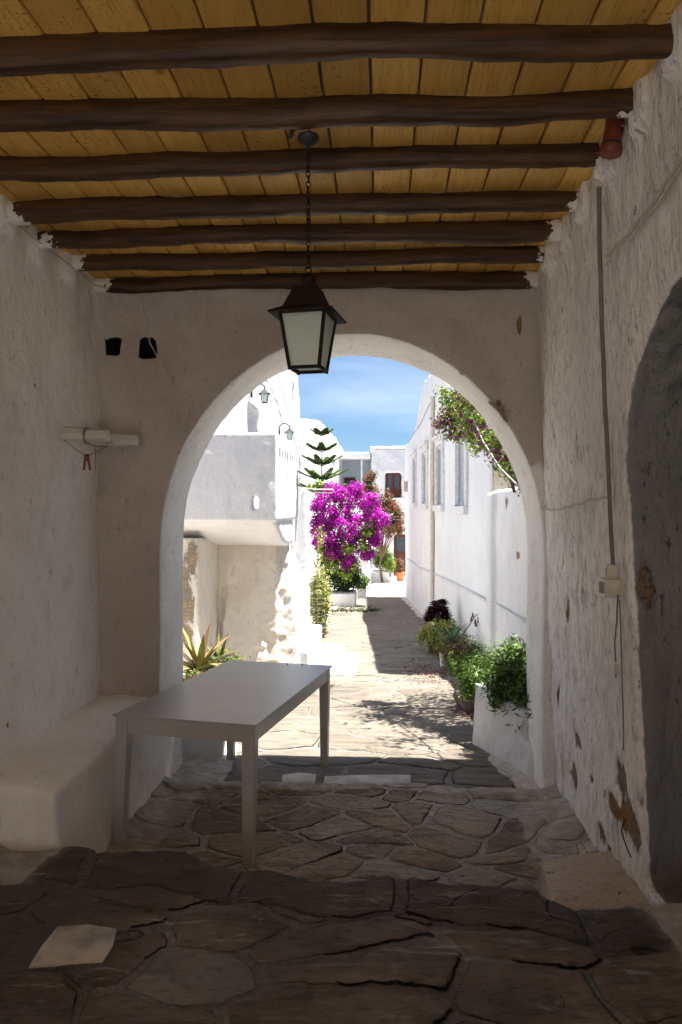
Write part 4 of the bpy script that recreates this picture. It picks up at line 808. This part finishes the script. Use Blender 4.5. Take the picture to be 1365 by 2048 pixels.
# bowls
for (px, py, r_, lb_) in ((925, 1398, .10, 'small weathered bowl with dark rim, farther of the two by the planter'), (940, 1407, .115, 'wider reddish bowl of soil, nearer of the two by the planter')):
    Y = 1500*1.99/(py+8-1016); p = P(px, py+10, Z=gz(7.2)); r0_ = empty('bowl', (p.x, p.y, p.z), lb_, 'bowl', 'bowls on the ground by the planter')
    q = MB(); q.lathe([(r_*.6, 0), (r_*.85, .04), (r_, .10), (r_*1.04, .105), (r_*1.02, .115), (r_*.92, .11), (r_*.88, .07), (0.01, .068)], n=24); q.build('pot', M['potgrey'], r0_, smooth='auto')
    q = MB(); q.lathe([(r_*.88, .07), (r_*.5, .085), (.01, .09)], n=18); q.build('soil', M['soil'], r0_, smooth=True)
# group of potted plants further along the right
def pot(px, py_top, py_bot, rad, mat, label, Yg, name='flower_pot', group=None):
    p = P(px, py_bot, Z=gz(Yg)); h_ = (py_bot-py_top)/1500*p.y; r0_ = empty(name, (p.x, p.y, gz(p.y)), label, 'pot', group)
    q = MB(); q.lathe([(rad*.75, 0), (rad*.95, h_*.86), (rad*1.06, h_*.87), (rad*1.08, h_), (rad*.95, h_), (rad*.9, h_*.92), (.01, h_*.92)], n=20); q.build('pot', M[mat], r0_, smooth='auto')
    q = MB(); q.lathe([(rad*.9, h_*.925), (.01, h_*.95)], n=12); q.build('soil', M['soil'], r0_); return p, h_
p1, h1 = pot(858, 1262, 1293, .085, 'potgrey', 'brown clay pot holding the dark purple rosette plant', 13); 
p2, h2 = pot(870, 1265, 1305, .13, 'grey_blk', 'black pot in the row of potted plants by the white house', 12)
p3, h3 = pot(887, 1300, 1330, .055, 'whitepaint', 'chipped white pot in front of the potted row by the white house', 10)
p4, h4 = pot(905, 1285, 1325, .12, 'grey_blk', 'black pot half hidden under the aloe leaves', 10.3)
def rosettes(root, cens, R_, n_, mat, L):
    q = MB()
    for c in cens:
        for k in range(n_):
            a = k*2.4; el = .15+1.2*(k/n_); d = Vector((math.cos(a)*math.cos(el), math.sin(a)*math.cos(el), math.sin(el))); q.blade(c, d, L*(1-.3*k/n_), L*.38, .2, .1, 3, .3, .5)
    me = q.build('rosettes', M[mat], root); r = RNG.random(len(me.data.vertices)).astype(np.float32); me.data.attributes.new('rnd', 'FLOAT', 'POINT').data.foreach_set('value', r); return me
base = Vector((p1.x, p1.y, gz(p1.y)+h1)); root = plant('aeonium', 'dark purple rosette succulent standing highest in the potted row', 'plant', base)
cens = [Vector((P(px, py, Y=p1.y))-base) for px, py in ((868, 1213), (878, 1212), (861, 1222), (872, 1224), (884, 1222), (857, 1234), (866, 1238), (877, 1236), (888, 1230), (862, 1247), (853, 1244), (890, 1238))]
for c in cens: c.y += random.uniform(-.15, .15)
cens += [c+Vector((random.uniform(-.06, .06), random.uniform(-.2, .1), random.uniform(-.06, .04))) for c in cens]; rosettes(root, [c+Vector((0, -.25, .04)) for c in cens], .1, 24, 'l_purple', .14); twigs(root, (0, 0, -.05), np.array(cens), 12, .015)
b0 = Vector((p2.x, p2.y, gz(p2.y)+h2)); c_ = P(885, 1245, Y=p2.y)
bush('jade_plant', 'yellow-green small-leaved succulent bush next to the dark rosettes', 'plant', b0, (c_.x-.02, c_.y-.1, c_.z-.2), (.40, .35, .30), 150, 26, .035, .036, .6, 'l_yellow', None, extra='l_green', ntw=40, r0=.012)
b0 = Vector((p4.x, p4.y, gz(p4.y)+h4)); root = plant('aloe', 'spiky grey-green aloe with bent stalk of drooping brown-red flowers', 'plant', b0); q = MB()
for k in range(22): a = k*2.4; el = .25+.9*random.random(); q.blade((0, 0, 0), (math.cos(a)*math.cos(el), math.sin(a)*math.cos(el), math.sin(el)), .42, .045, .7, .2, 8, .3)
o = q.build('blades', M['aloe'], root); o.data.attributes.new('rnd', 'FLOAT', 'POINT').data.foreach_set('value', RNG.random(len(o.data.vertices)).astype(np.float32))
q = MB(); pts = [P(a, b, Y=p4.y)-b0 for a, b in ((905, 1290), (922, 1272), (938, 1252), (947, 1238), (954, 1229), (960, 1228))]; q.tube(pts, [.012, .010, .009, .008, .006, .004], 6); q.build('flower_stalk', M['gstem'], root, smooth=True)
q = MB()
for px, py in ((943, 1238), (951, 1243), (957, 1240), (961, 1232), (946, 1230), (952, 1248)):
    p = P(px, py, Y=p4.y+random.uniform(-.05, .05))-b0; q.lathe([(.004, .035), (.012, .02), (.015, -.01), (.02, -.035), (.004, -.03)], tuple(p), 8)
q.build('flowers', M['litter'], root, smooth=True)
b0 = Vector((p3.x+.1, p3.y, gz(p3.y)+h3)); c_ = P(925, 1300, Y=p3.y)
bush('small_bush', 'grey-green twiggy succulent bush between the aloe and the planter', 'plant', b0, (c_.x, c_.y-.05, c_.z-.05), (.42, .45, .28), 130, 26, .04, .032, .5, 'l_mixed', 'l_faded', 4, .02, extra='l_yellow', ntw=45, r0=.009)

# left planter and agave
pm = MB(); pm.box(-2.4, -1.225, 5.72, 7.05, -.4, EYE-1.56)
tag(plaster('planter', pm, M['white'], (), .025, .014, 5), 'white masonry planter on the left behind the table, holding the agave', 'planter')
def agave(px, py, Y, n_, L, wd, label, seed):
    p = P(px, py, Y=Y); root = plant('agave', label, 'plant', p); q = MB(); rs = random.Random(seed); r_ = []
    for k in range(n_):
        a = k*2.4+rs.random()*.3; el = .12+1.25*(k/n_); l = L*(.75+.4*rs.random())*(1 if k > 2 else .8); q.blade((0, 0, 0), (math.cos(a)*math.cos(el), math.sin(a)*math.cos(el), math.sin(el)), l, wd, 1.25-1.0*k/n_, .28, 9, .35); cnt = 30
        t = rs.random()*.5; r_ += [min(1, t+(.5*(i//3)/9)) for i in range(cnt)]
    o = q.build('blades', M['agave'], root); o.data.attributes.new('rnd', 'FLOAT', 'POINT').data.foreach_set('value', np.array(r_[:len(o.data.vertices)]+[.5]*(len(o.data.vertices)-len(r_)), np.float32))
agave(400, 1345, 6.35, 26, .42, .085, 'large yellow-green agave rosette with reddish tips behind the table', 3)
agave(437, 1338, 6.75, 20, .34, .06, 'smaller reddish agave to the right of the large one', 9)
c_ = P(462, 1318, Y=6.9); bush('succulent_cover', 'low green succulent clump with purple flowers at the right end of the left planter', 'plant', (c_.x, c_.y, EYE-1.5), (c_.x-.05, c_.y-.2, EYE-1.43), (.22, .5, .12), 90, 26, .03, .035, .45, 'l_green', 'l_faded', 3, .025, extra='l_mixed', ntw=10)
c_ = P(385, 1368, Y=6.0); bush('succulent_cover', 'low purple-green succulent clump under the agave, nearest the arch', 'plant', (c_.x, c_.y, EYE-1.5), (c_.x, c_.y, EYE-1.44), (.30, .30, .10), 90, 26, .03, .035, .45, 'l_mixed', 'l_faded', 4, .025, extra='l_green', ntw=10)

# magenta bougainvillea
by = 23.0; bb_ = P(655, 1190, Y=by); bb_.z = gz(by)+.3; root = plant('bougainvillea', 'big magenta bougainvillea in full bloom on the left of the alley', 'bush', bb_); b = np.array(bb_)
lumps = [(660, 1000, 30), (700, 995, 28), (740, 1015, 22), (650, 1040, 28), (690, 1045, 34), (730, 1050, 30), (752, 1040, 18), (645, 1075, 24), (680, 1090, 30), (720, 1085, 26), (750, 1075, 16), (690, 1118, 22), (660, 1105, 18), (636, 1010, 16), (712, 980, 14), (670, 985, 18), (770, 1042, 7), (700, 1128, 14), (735, 1105, 14), (640, 1050, 20), (745, 1000, 12)]
cl = []; 
for px, py, r_ in lumps:
    p = P(px, py, Y=by+random.uniform(-.35, .25)); rr = r_*by/1500; k = int(7+r_*1.1); cl.append(clumps(p, (rr, rr*.9, rr), k, .7))
cl = np.vstack(cl); c, n_ = scatter(cl, 30, .062); leaves('blossom', c-b, n_, .062, .85, M['l_mag'], root, fold=.4)
c, n_ = scatter(cl[::3], 16, .10); leaves('foliage', c-b, n_, .07, .6, M['l_dark'], root)
gl = []
for px, py, r_ in ((672, 1135, 18), (700, 1100, 9), (735, 1065, 9), (728, 1090, 9), (650, 1125, 12), (742, 1050, 5), (640, 1100, 8), (710, 1135, 10), (690, 1150, 14), (625, 975, 8), (640, 970, 6)):
    p = P(px, py, Y=by-.35); rr = r_*by/1500; gl.append(clumps(p, (rr, rr*.6, rr), 9, .4))
gl = np.vstack(gl); c, n_ = scatter(gl, 9, .07); leaves('foliage', c-b, n_, .10, .8, M['l_bright'], root)
q = MB(); q.tube([(0, 0, -.4), (-.12, 0, .2), (-.05, .05, .8), (.1, .05, 1.4)], [.07, .06, .05, .03], 8)
for p in cl[::14]: p = Vector(p)-bb_; q.tube([(-.05, .05, .8), Vector((0, 0, 1)).lerp(p, .5)+Vector((0, 0, .1)), p], [.03, .018, .006], 5)
q.build('trunk', M['stem'], root, smooth=True)
c_ = P(690, 1160, Y=by+.3); bush('undergrowth', 'dark green leafy shrub under the magenta bougainvillea', 'bush', (c_.x, c_.y, gz(by)+.4), tuple(c_), (.75, .5, .42), 90, 26, .09, .085, .6, 'l_dark', extra='l_green', ntw=25)
c_ = P(722, 1165, Y=26.2); bush('undergrowth', 'small bright leafy shrub spilling from the far low planter', 'bush', (c_.x, c_.y, gz(26)+.3), tuple(c_), (.30, .3, .28), 50, 18, .08, .08, .6, 'l_green', extra='l_bright', ntw=10)
for (x0, x1, yt_, yb_, Y, lb_) in ((652, 712, 1187, 1216, 22.6, 'white masonry planter with dark streaks under the bougainvillea'), (697, 733, 1177, 1192, 26.0, 'low white planter between the bougainvillea and the far step')):
    a = P(x0, yt_, Y=Y); c = P(x1, yt_, Y=Y); w = MB(); w.box(a.x, c.x, Y, Y+1.5, -2, a.z); tag(plaster('planter', w, M['white'], (), .035, .02, 3), lb_, 'planter')
# araucaria
tb0 = P(644, 1000, Y=24.2); tb0.z = gz(24); root = plant('norfolk_pine', 'slim young Norfolk pine with flat tiers of branches above the bougainvillea', 'tree', tb0)
ztop = P(644, 847, Y=24.2).z-tb0.z; q = MB(); q.tube([(0, 0, 0), (0, 0, ztop*.5), (.01, 0, ztop)], [.05, .035, .010], 8); q.build('trunk', M['stem'], root, smooth=True)
q = MB(); q.tube([(0, 0, ztop-.01), (.0, 0, ztop+.05)], [.03, .02], 6); 
lf = []; ln = []; br = MB()
for (pyt, half, up) in ((873, 20, .18), (905, 30, .22), (933, 36, .29), (963, 49, .34), (990, 50, .3)):
    zc = P(644, pyt-1, Y=24.2).z-tb0.z; hw_ = half*24.2/1500
    for k in range(6):
        a = k*math.pi/3+.35+pyt; dx, dy = math.cos(a), math.sin(a); L = hw_*(.95+.1*random.random())*1.08
        pts = [Vector((dx*L*t, dy*L*t, zc+up*(t**1.25))) for t in np.linspace(0, 1, 7)]; br.tube(pts, [.012-.0015*i for i in range(7)], 5)
        for t in np.linspace(.1, 1, 30):
            p = Vector((dx*L*t, dy*L*t, zc+up*(t**1.25))); wl = .20*(1-t*.75)
            for sgn in (-1, 1):
                for u in np.linspace(.05, 1, 12): lf.append(p+Vector((-dy*sgn*wl*u+dx*wl*u*.5, dx*sgn*wl*u+dy*wl*u*.5, .10*wl*u+.03+.012*random.random()))); ln.append((random.gauss(0, .6), random.gauss(0, .6), 1))
br.build('branches', M['gstem'], root); leaves('foliage', np.array([tuple(p) for p in lf]), np.array(ln), .058, .35, M['l_green'], root, fold=.5)
# reddish shrub far
sx = P(765, 1050, Y=31); root = plant('red_shrub', 'reddish-green shrub with red flowers in front of the far house', 'bush', (sx.x, 31, TZ)); b = np.array((sx.x, 31, TZ)); cl = []
for px, py, r_ in ((745, 985, 18), (770, 1000, 18), (785, 1015, 16), (765, 1030, 22), (790, 1045, 14), (795, 1025, 12), (755, 1050, 14), (780, 1062, 14), (738, 960, 8), (745, 950, 6), (733, 975, 8), (798, 1060, 8)):
    p = P(px, py, Y=31+random.uniform(-.4, .3)); rr = r_*31/1500; cl.append(clumps(p, (rr, rr, rr), int(4+r_*.9), .5))
cl = np.vstack(cl); c, n_ = scatter(cl, 26, .09); leaves('foliage', c-b, n_, .085, .6, M['l_mixed'], root); c, n_ = scatter(cl[::3], 22, .08); leaves('flowers', c-b, n_, .075, .85, M['l_red'], root)
q = MB(); q.tube([(0, 0, 0), (-.1, 0, .7), (.05, 0, 1.5)], [.06, .05, .03], 6)
for p in cl[::9]: p = Vector(p)-Vector(b); q.tube([(-.05, 0, .9), Vector((0, 0, 1.2)).lerp(p, .5), p], [.025, .015, .005], 5)
q.build('trunk', M['stem'], root, smooth=True)
c_ = P(763, 1115, Y=31.8); bush('feathery_bush', 'dense dark feathery bush in the far terrace planter', 'bush', (c_.x, c_.y, TZ+.2), tuple(c_), (.48, .4, .52), 110, 26, .08, .10, .3, 'l_green', extra='l_dark', ntw=15)
c_ = P(780, 1130, Y=31.2); bush('feathery_bush', 'bright yellow-green drooping clump at the right of the far planter', 'bush', (c_.x, c_.y, TZ+.2), tuple(c_), (.30, .3, .3), 50, 20, .07, .10, .3, 'l_bright', extra='l_green', ntw=8)
a = P(738, 1143, Y=31.2); c = P(787, 1160, Y=31.2); w = MB(); w.box(a.x, c.x, 31.2, 32.4, TZ-.1, a.z); tag(plaster('planter', w, M['white'], (), .04, .02, 2), 'white planter on the far terrace holding the feathery bushes', 'planter')
p = P(801, 1151, Y=31.5); r0_ = empty('flower_pot', (p.x, p.y, TZ), 'terracotta pot with a reddish plant beside the far dark red door', 'pot'); q = MB(); q.lathe([(.13, 0), (.20, .30), (.225, .31), (.225, .37), (.19, .37), (.01, .34)], n=20); q.build('pot', M['terra'], r0_, smooth='auto')
bush('potted_plant', 'small reddish plant growing in the terracotta pot by the far door', 'plant', (p.x, p.y, TZ+.35), (p.x-.03, p.y, TZ+.68), (.22, .22, .30), 40, 18, .05, .06, .5, 'l_mixed', 'l_red', 6, .05, ntw=12)
# left thin plants with wire cage
for (px, pyt, pyb, rad, K, per, mat, ex, lb_) in ((640, 1120, 1275, (.24, .24, .62), 130, 26, 'l_yellow', 'l_bright', 'yellow-green weedy shrub beside the stair with yellowing lower leaves'), (634, 1235, 1280, (.15, .15, .25), 40, 22, 'l_yellow', 'l_mixed', 'low yellowing foliage at the foot of the stair')):
    Y = 14.4; c_ = P(px, (pyt+pyb)/2, Y=Y); bush('weedy_shrub', lb_, 'bush', (c_.x, Y, gz(Y)), tuple(c_), rad, K, per, .05, .055, .5, mat, extra=ex, ntw=20)
Y = 14.2; b0 = P(637, 1270, Y=Y); b0.z = gz(Y); root = plant('tall_sapling', 'thin tall sapling with pale leaves rising in front of the bougainvillea', 'plant', b0); q = MB(); sp_ = [P(a, c, Y=Y)-b0 for a, c in ((637, 1265), (638, 1190), (634, 1130), (641, 1090), (640, 1058))]; q.tube(sp_, [.012, .010, .008, .006, .003], 5); q.build('stem', M['gstem'], root)
pp = [];  
for i in range(4):
    for t in np.linspace(0, 1, 9): pp.append(sp_[i].lerp(sp_[i+1], t))
c, n_ = scatter(np.array([tuple(p) for p in pp[6:]]), 7, .045); leaves('foliage', c, n_, .07, .45, M['l_yellow'], root)
cg = MB(); ccx = P(636, 1200, Y=Y)
for k in range(8): a = k*math.pi/4; cg.tube([(ccx.x+.13*math.cos(a), Y+.13*math.sin(a), gz(Y)), (ccx.x+.13*math.cos(a), Y+.13*math.sin(a), gz(Y)+1.35)], .0035, 4)
for z_ in np.linspace(.1, 1.35, 12): cg.tube([(ccx.x+.13*math.cos(a), Y+.13*math.sin(a), gz(Y)+z_) for a in np.linspace(0, 2*math.pi, 13)], .003, 4)
tag(cg.build('wire_cage', M['wire']), 'cylindrical wire mesh cage around the thin sapling', 'cage')
for (px, y0_, y1_, r_, m_, lb_) in ((645, 1234, 1262, .10, 'whitepaint', 'small white pot in the sun on the left edge of the alley'), (629, 1262, 1290, .12, 'whitepaint', 'white pot tucked behind the stair block')): pot(px, y0_, y1_, r_, m_, lb_, 13)
# creeping vine over pavement
vb = P(658, 1224, Z=gz(19)); root = plant('trailing_vine', 'dark trailing vine creeping over the pavement from the left planter', 'plant', vb); q = MB(); vp = [Vector((0, 0, .03)), Vector((.4, .1, .05)), Vector((.9, .0, .04)), Vector((1.3, .15, .03))]; q.tube(vp, .010, 5); q.build('stem', M['stem'], root)
pp = np.array([tuple(vp[i].lerp(vp[i+1], t)) for i in range(3) for t in np.linspace(0, 1, 9)]); c, n_ = scatter(pp, 12, .055); c[:, 2] = np.abs(c[:, 2]); leaves('foliage', c, n_, .06, .6, M['l_dark'], root)
# fallen leaves
def litter(name, label, px, py, sx, sy, n_, mat, size):
    p = P(px, py, Z=gz(7.5)+.0); p = P(px, py, Z=gz(p.y)); c = np.array([p.x, p.y, 0])+RNG.normal(size=(n_, 3))*np.array([sx, sy, 0]); c[:, 2] = EYE-drop(c[:, 1])+.022; n2 = RNG.normal(size=(n_, 3))*.35+np.array([0, 0, 1]); tag(leaves(name, c, n2, size, .7, M[mat], None), label, None, None, 'stuff')
litter('fallen_leaves', 'dry purple-brown leaves and petals scattered along the foot of the right wall', 880, 1345, .22, .55, 420, 'litter', .035)
litter('fallen_leaves', 'dry leaves gathered beside the bowls and planter', 935, 1425, .10, .16, 160, 'litter', .03)
litter('fallen_petals', 'few bright magenta petals lying near the bowls', 927, 1418, .04, .05, 26, 'l_mag', .03)
litter('fallen_leaves', 'small dry twigs and leaves on the sunny paving right of the table', 660, 1370, .05, .12, 45, 'litter', .035)

# unseen fill added behind the camera: sunlit paving and a far white wall that send light back into the passage
t = MB(); t.box(-14, 14, -26, -1.8, -.4, STEP-.04); tag(t.build('fill_paving', m_simple('fill_stone', (.56,.525,.48), .9)), 'added pale paving out of view behind the passage, bouncing sunlight inside', None, None, 'structure')
t = MB(); t.box(-14, 14, -9, -8.5, -.4, 6.0); tag(t.build('fill_wall', M['white']), 'added white wall out of view behind the passage, bouncing sunlight inside', 'house')
# ------------------------------------------------------------------ light
EL, AZ = math.radians(75), math.radians(4)         # azimuth measured from +x toward +y
sd = Vector((math.cos(EL)*math.cos(AZ), math.cos(EL)*math.sin(AZ), math.sin(EL)))
sl = D.lights.new('sun', 'SUN'); sl.energy = 4.3; sl.angle = math.radians(.5); sl.color = (1, .97, .92); so = D.objects.new('sun', sl); COL.objects.link(so); so.rotation_euler = sd.to_track_quat('Z', 'Y').to_euler()
W = D.worlds.new('World'); S.world = W; W.use_nodes = True; nt = W.node_tree; bg = nt.nodes['Background']
sk = nt.nodes.new('ShaderNodeTexSky'); sk.sky_type = 'NISHITA'; sk.sun_disc = False; sk.sun_elevation = EL; sk.sun_rotation = math.radians(90)-AZ; sk.air_density = 1.0; sk.dust_density = .3; sk.ozone_density = 3.5; sk.altitude = 50
tc = nt.nodes.new('ShaderNodeTexCoord'); mp = nt.nodes.new('ShaderNodeMapping'); mp.inputs['Scale'].default_value = (1, 1, 3.2); nz = nt.nodes.new('ShaderNodeTexNoise'); nz.inputs['Scale'].default_value = 3.2; nz.inputs['Detail'].default_value = 7; nz.inputs['Roughness'].default_value = .52; nz.inputs['Distortion'].default_value = .5
rg = nt.nodes.new('ShaderNodeMapRange'); rg.inputs[1].default_value = .47; rg.inputs[2].default_value = .78; rg.inputs[4].default_value = .55
mx = nt.nodes.new('ShaderNodeMix'); mx.data_type = 'RGBA'; mx.inputs[7].default_value = (4.0, 4.6, 5.3, 1)
L = nt.links.new; L(tc.outputs['Generated'], mp.inputs[0]); L(mp.outputs[0], nz.inputs[0]); L(nz.outputs['Fac'], rg.inputs[0]); L(rg.outputs[0], mx.inputs[0]); tn = nt.nodes.new('ShaderNodeMix'); tn.data_type = 'RGBA'; tn.blend_type = 'MULTIPLY'; tn.inputs[0].default_value = 1; tn.inputs[7].default_value = (.37, .465, .57, 1); L(sk.outputs[0], tn.inputs[6]); L(tn.outputs[2], mx.inputs[6]); L(mx.outputs[2], bg.inputs[0]); bg.inputs[1].default_value = .05
S.view_settings.view_transform = 'Standard'; S.view_settings.look = 'None'; S.view_settings.exposure = 2.35; S.view_settings.gamma = 1
S.cycles.max_bounces = 14; S.cycles.diffuse_bounces = 8; S.cycles.glossy_bounces = 4; S.cycles.transmission_bounces = 6; S.cycles.caustics_reflective = False; S.cycles.caustics_refractive = False
S.cycles.use_denoising = True; S.cycles.sample_clamp_indirect = 6
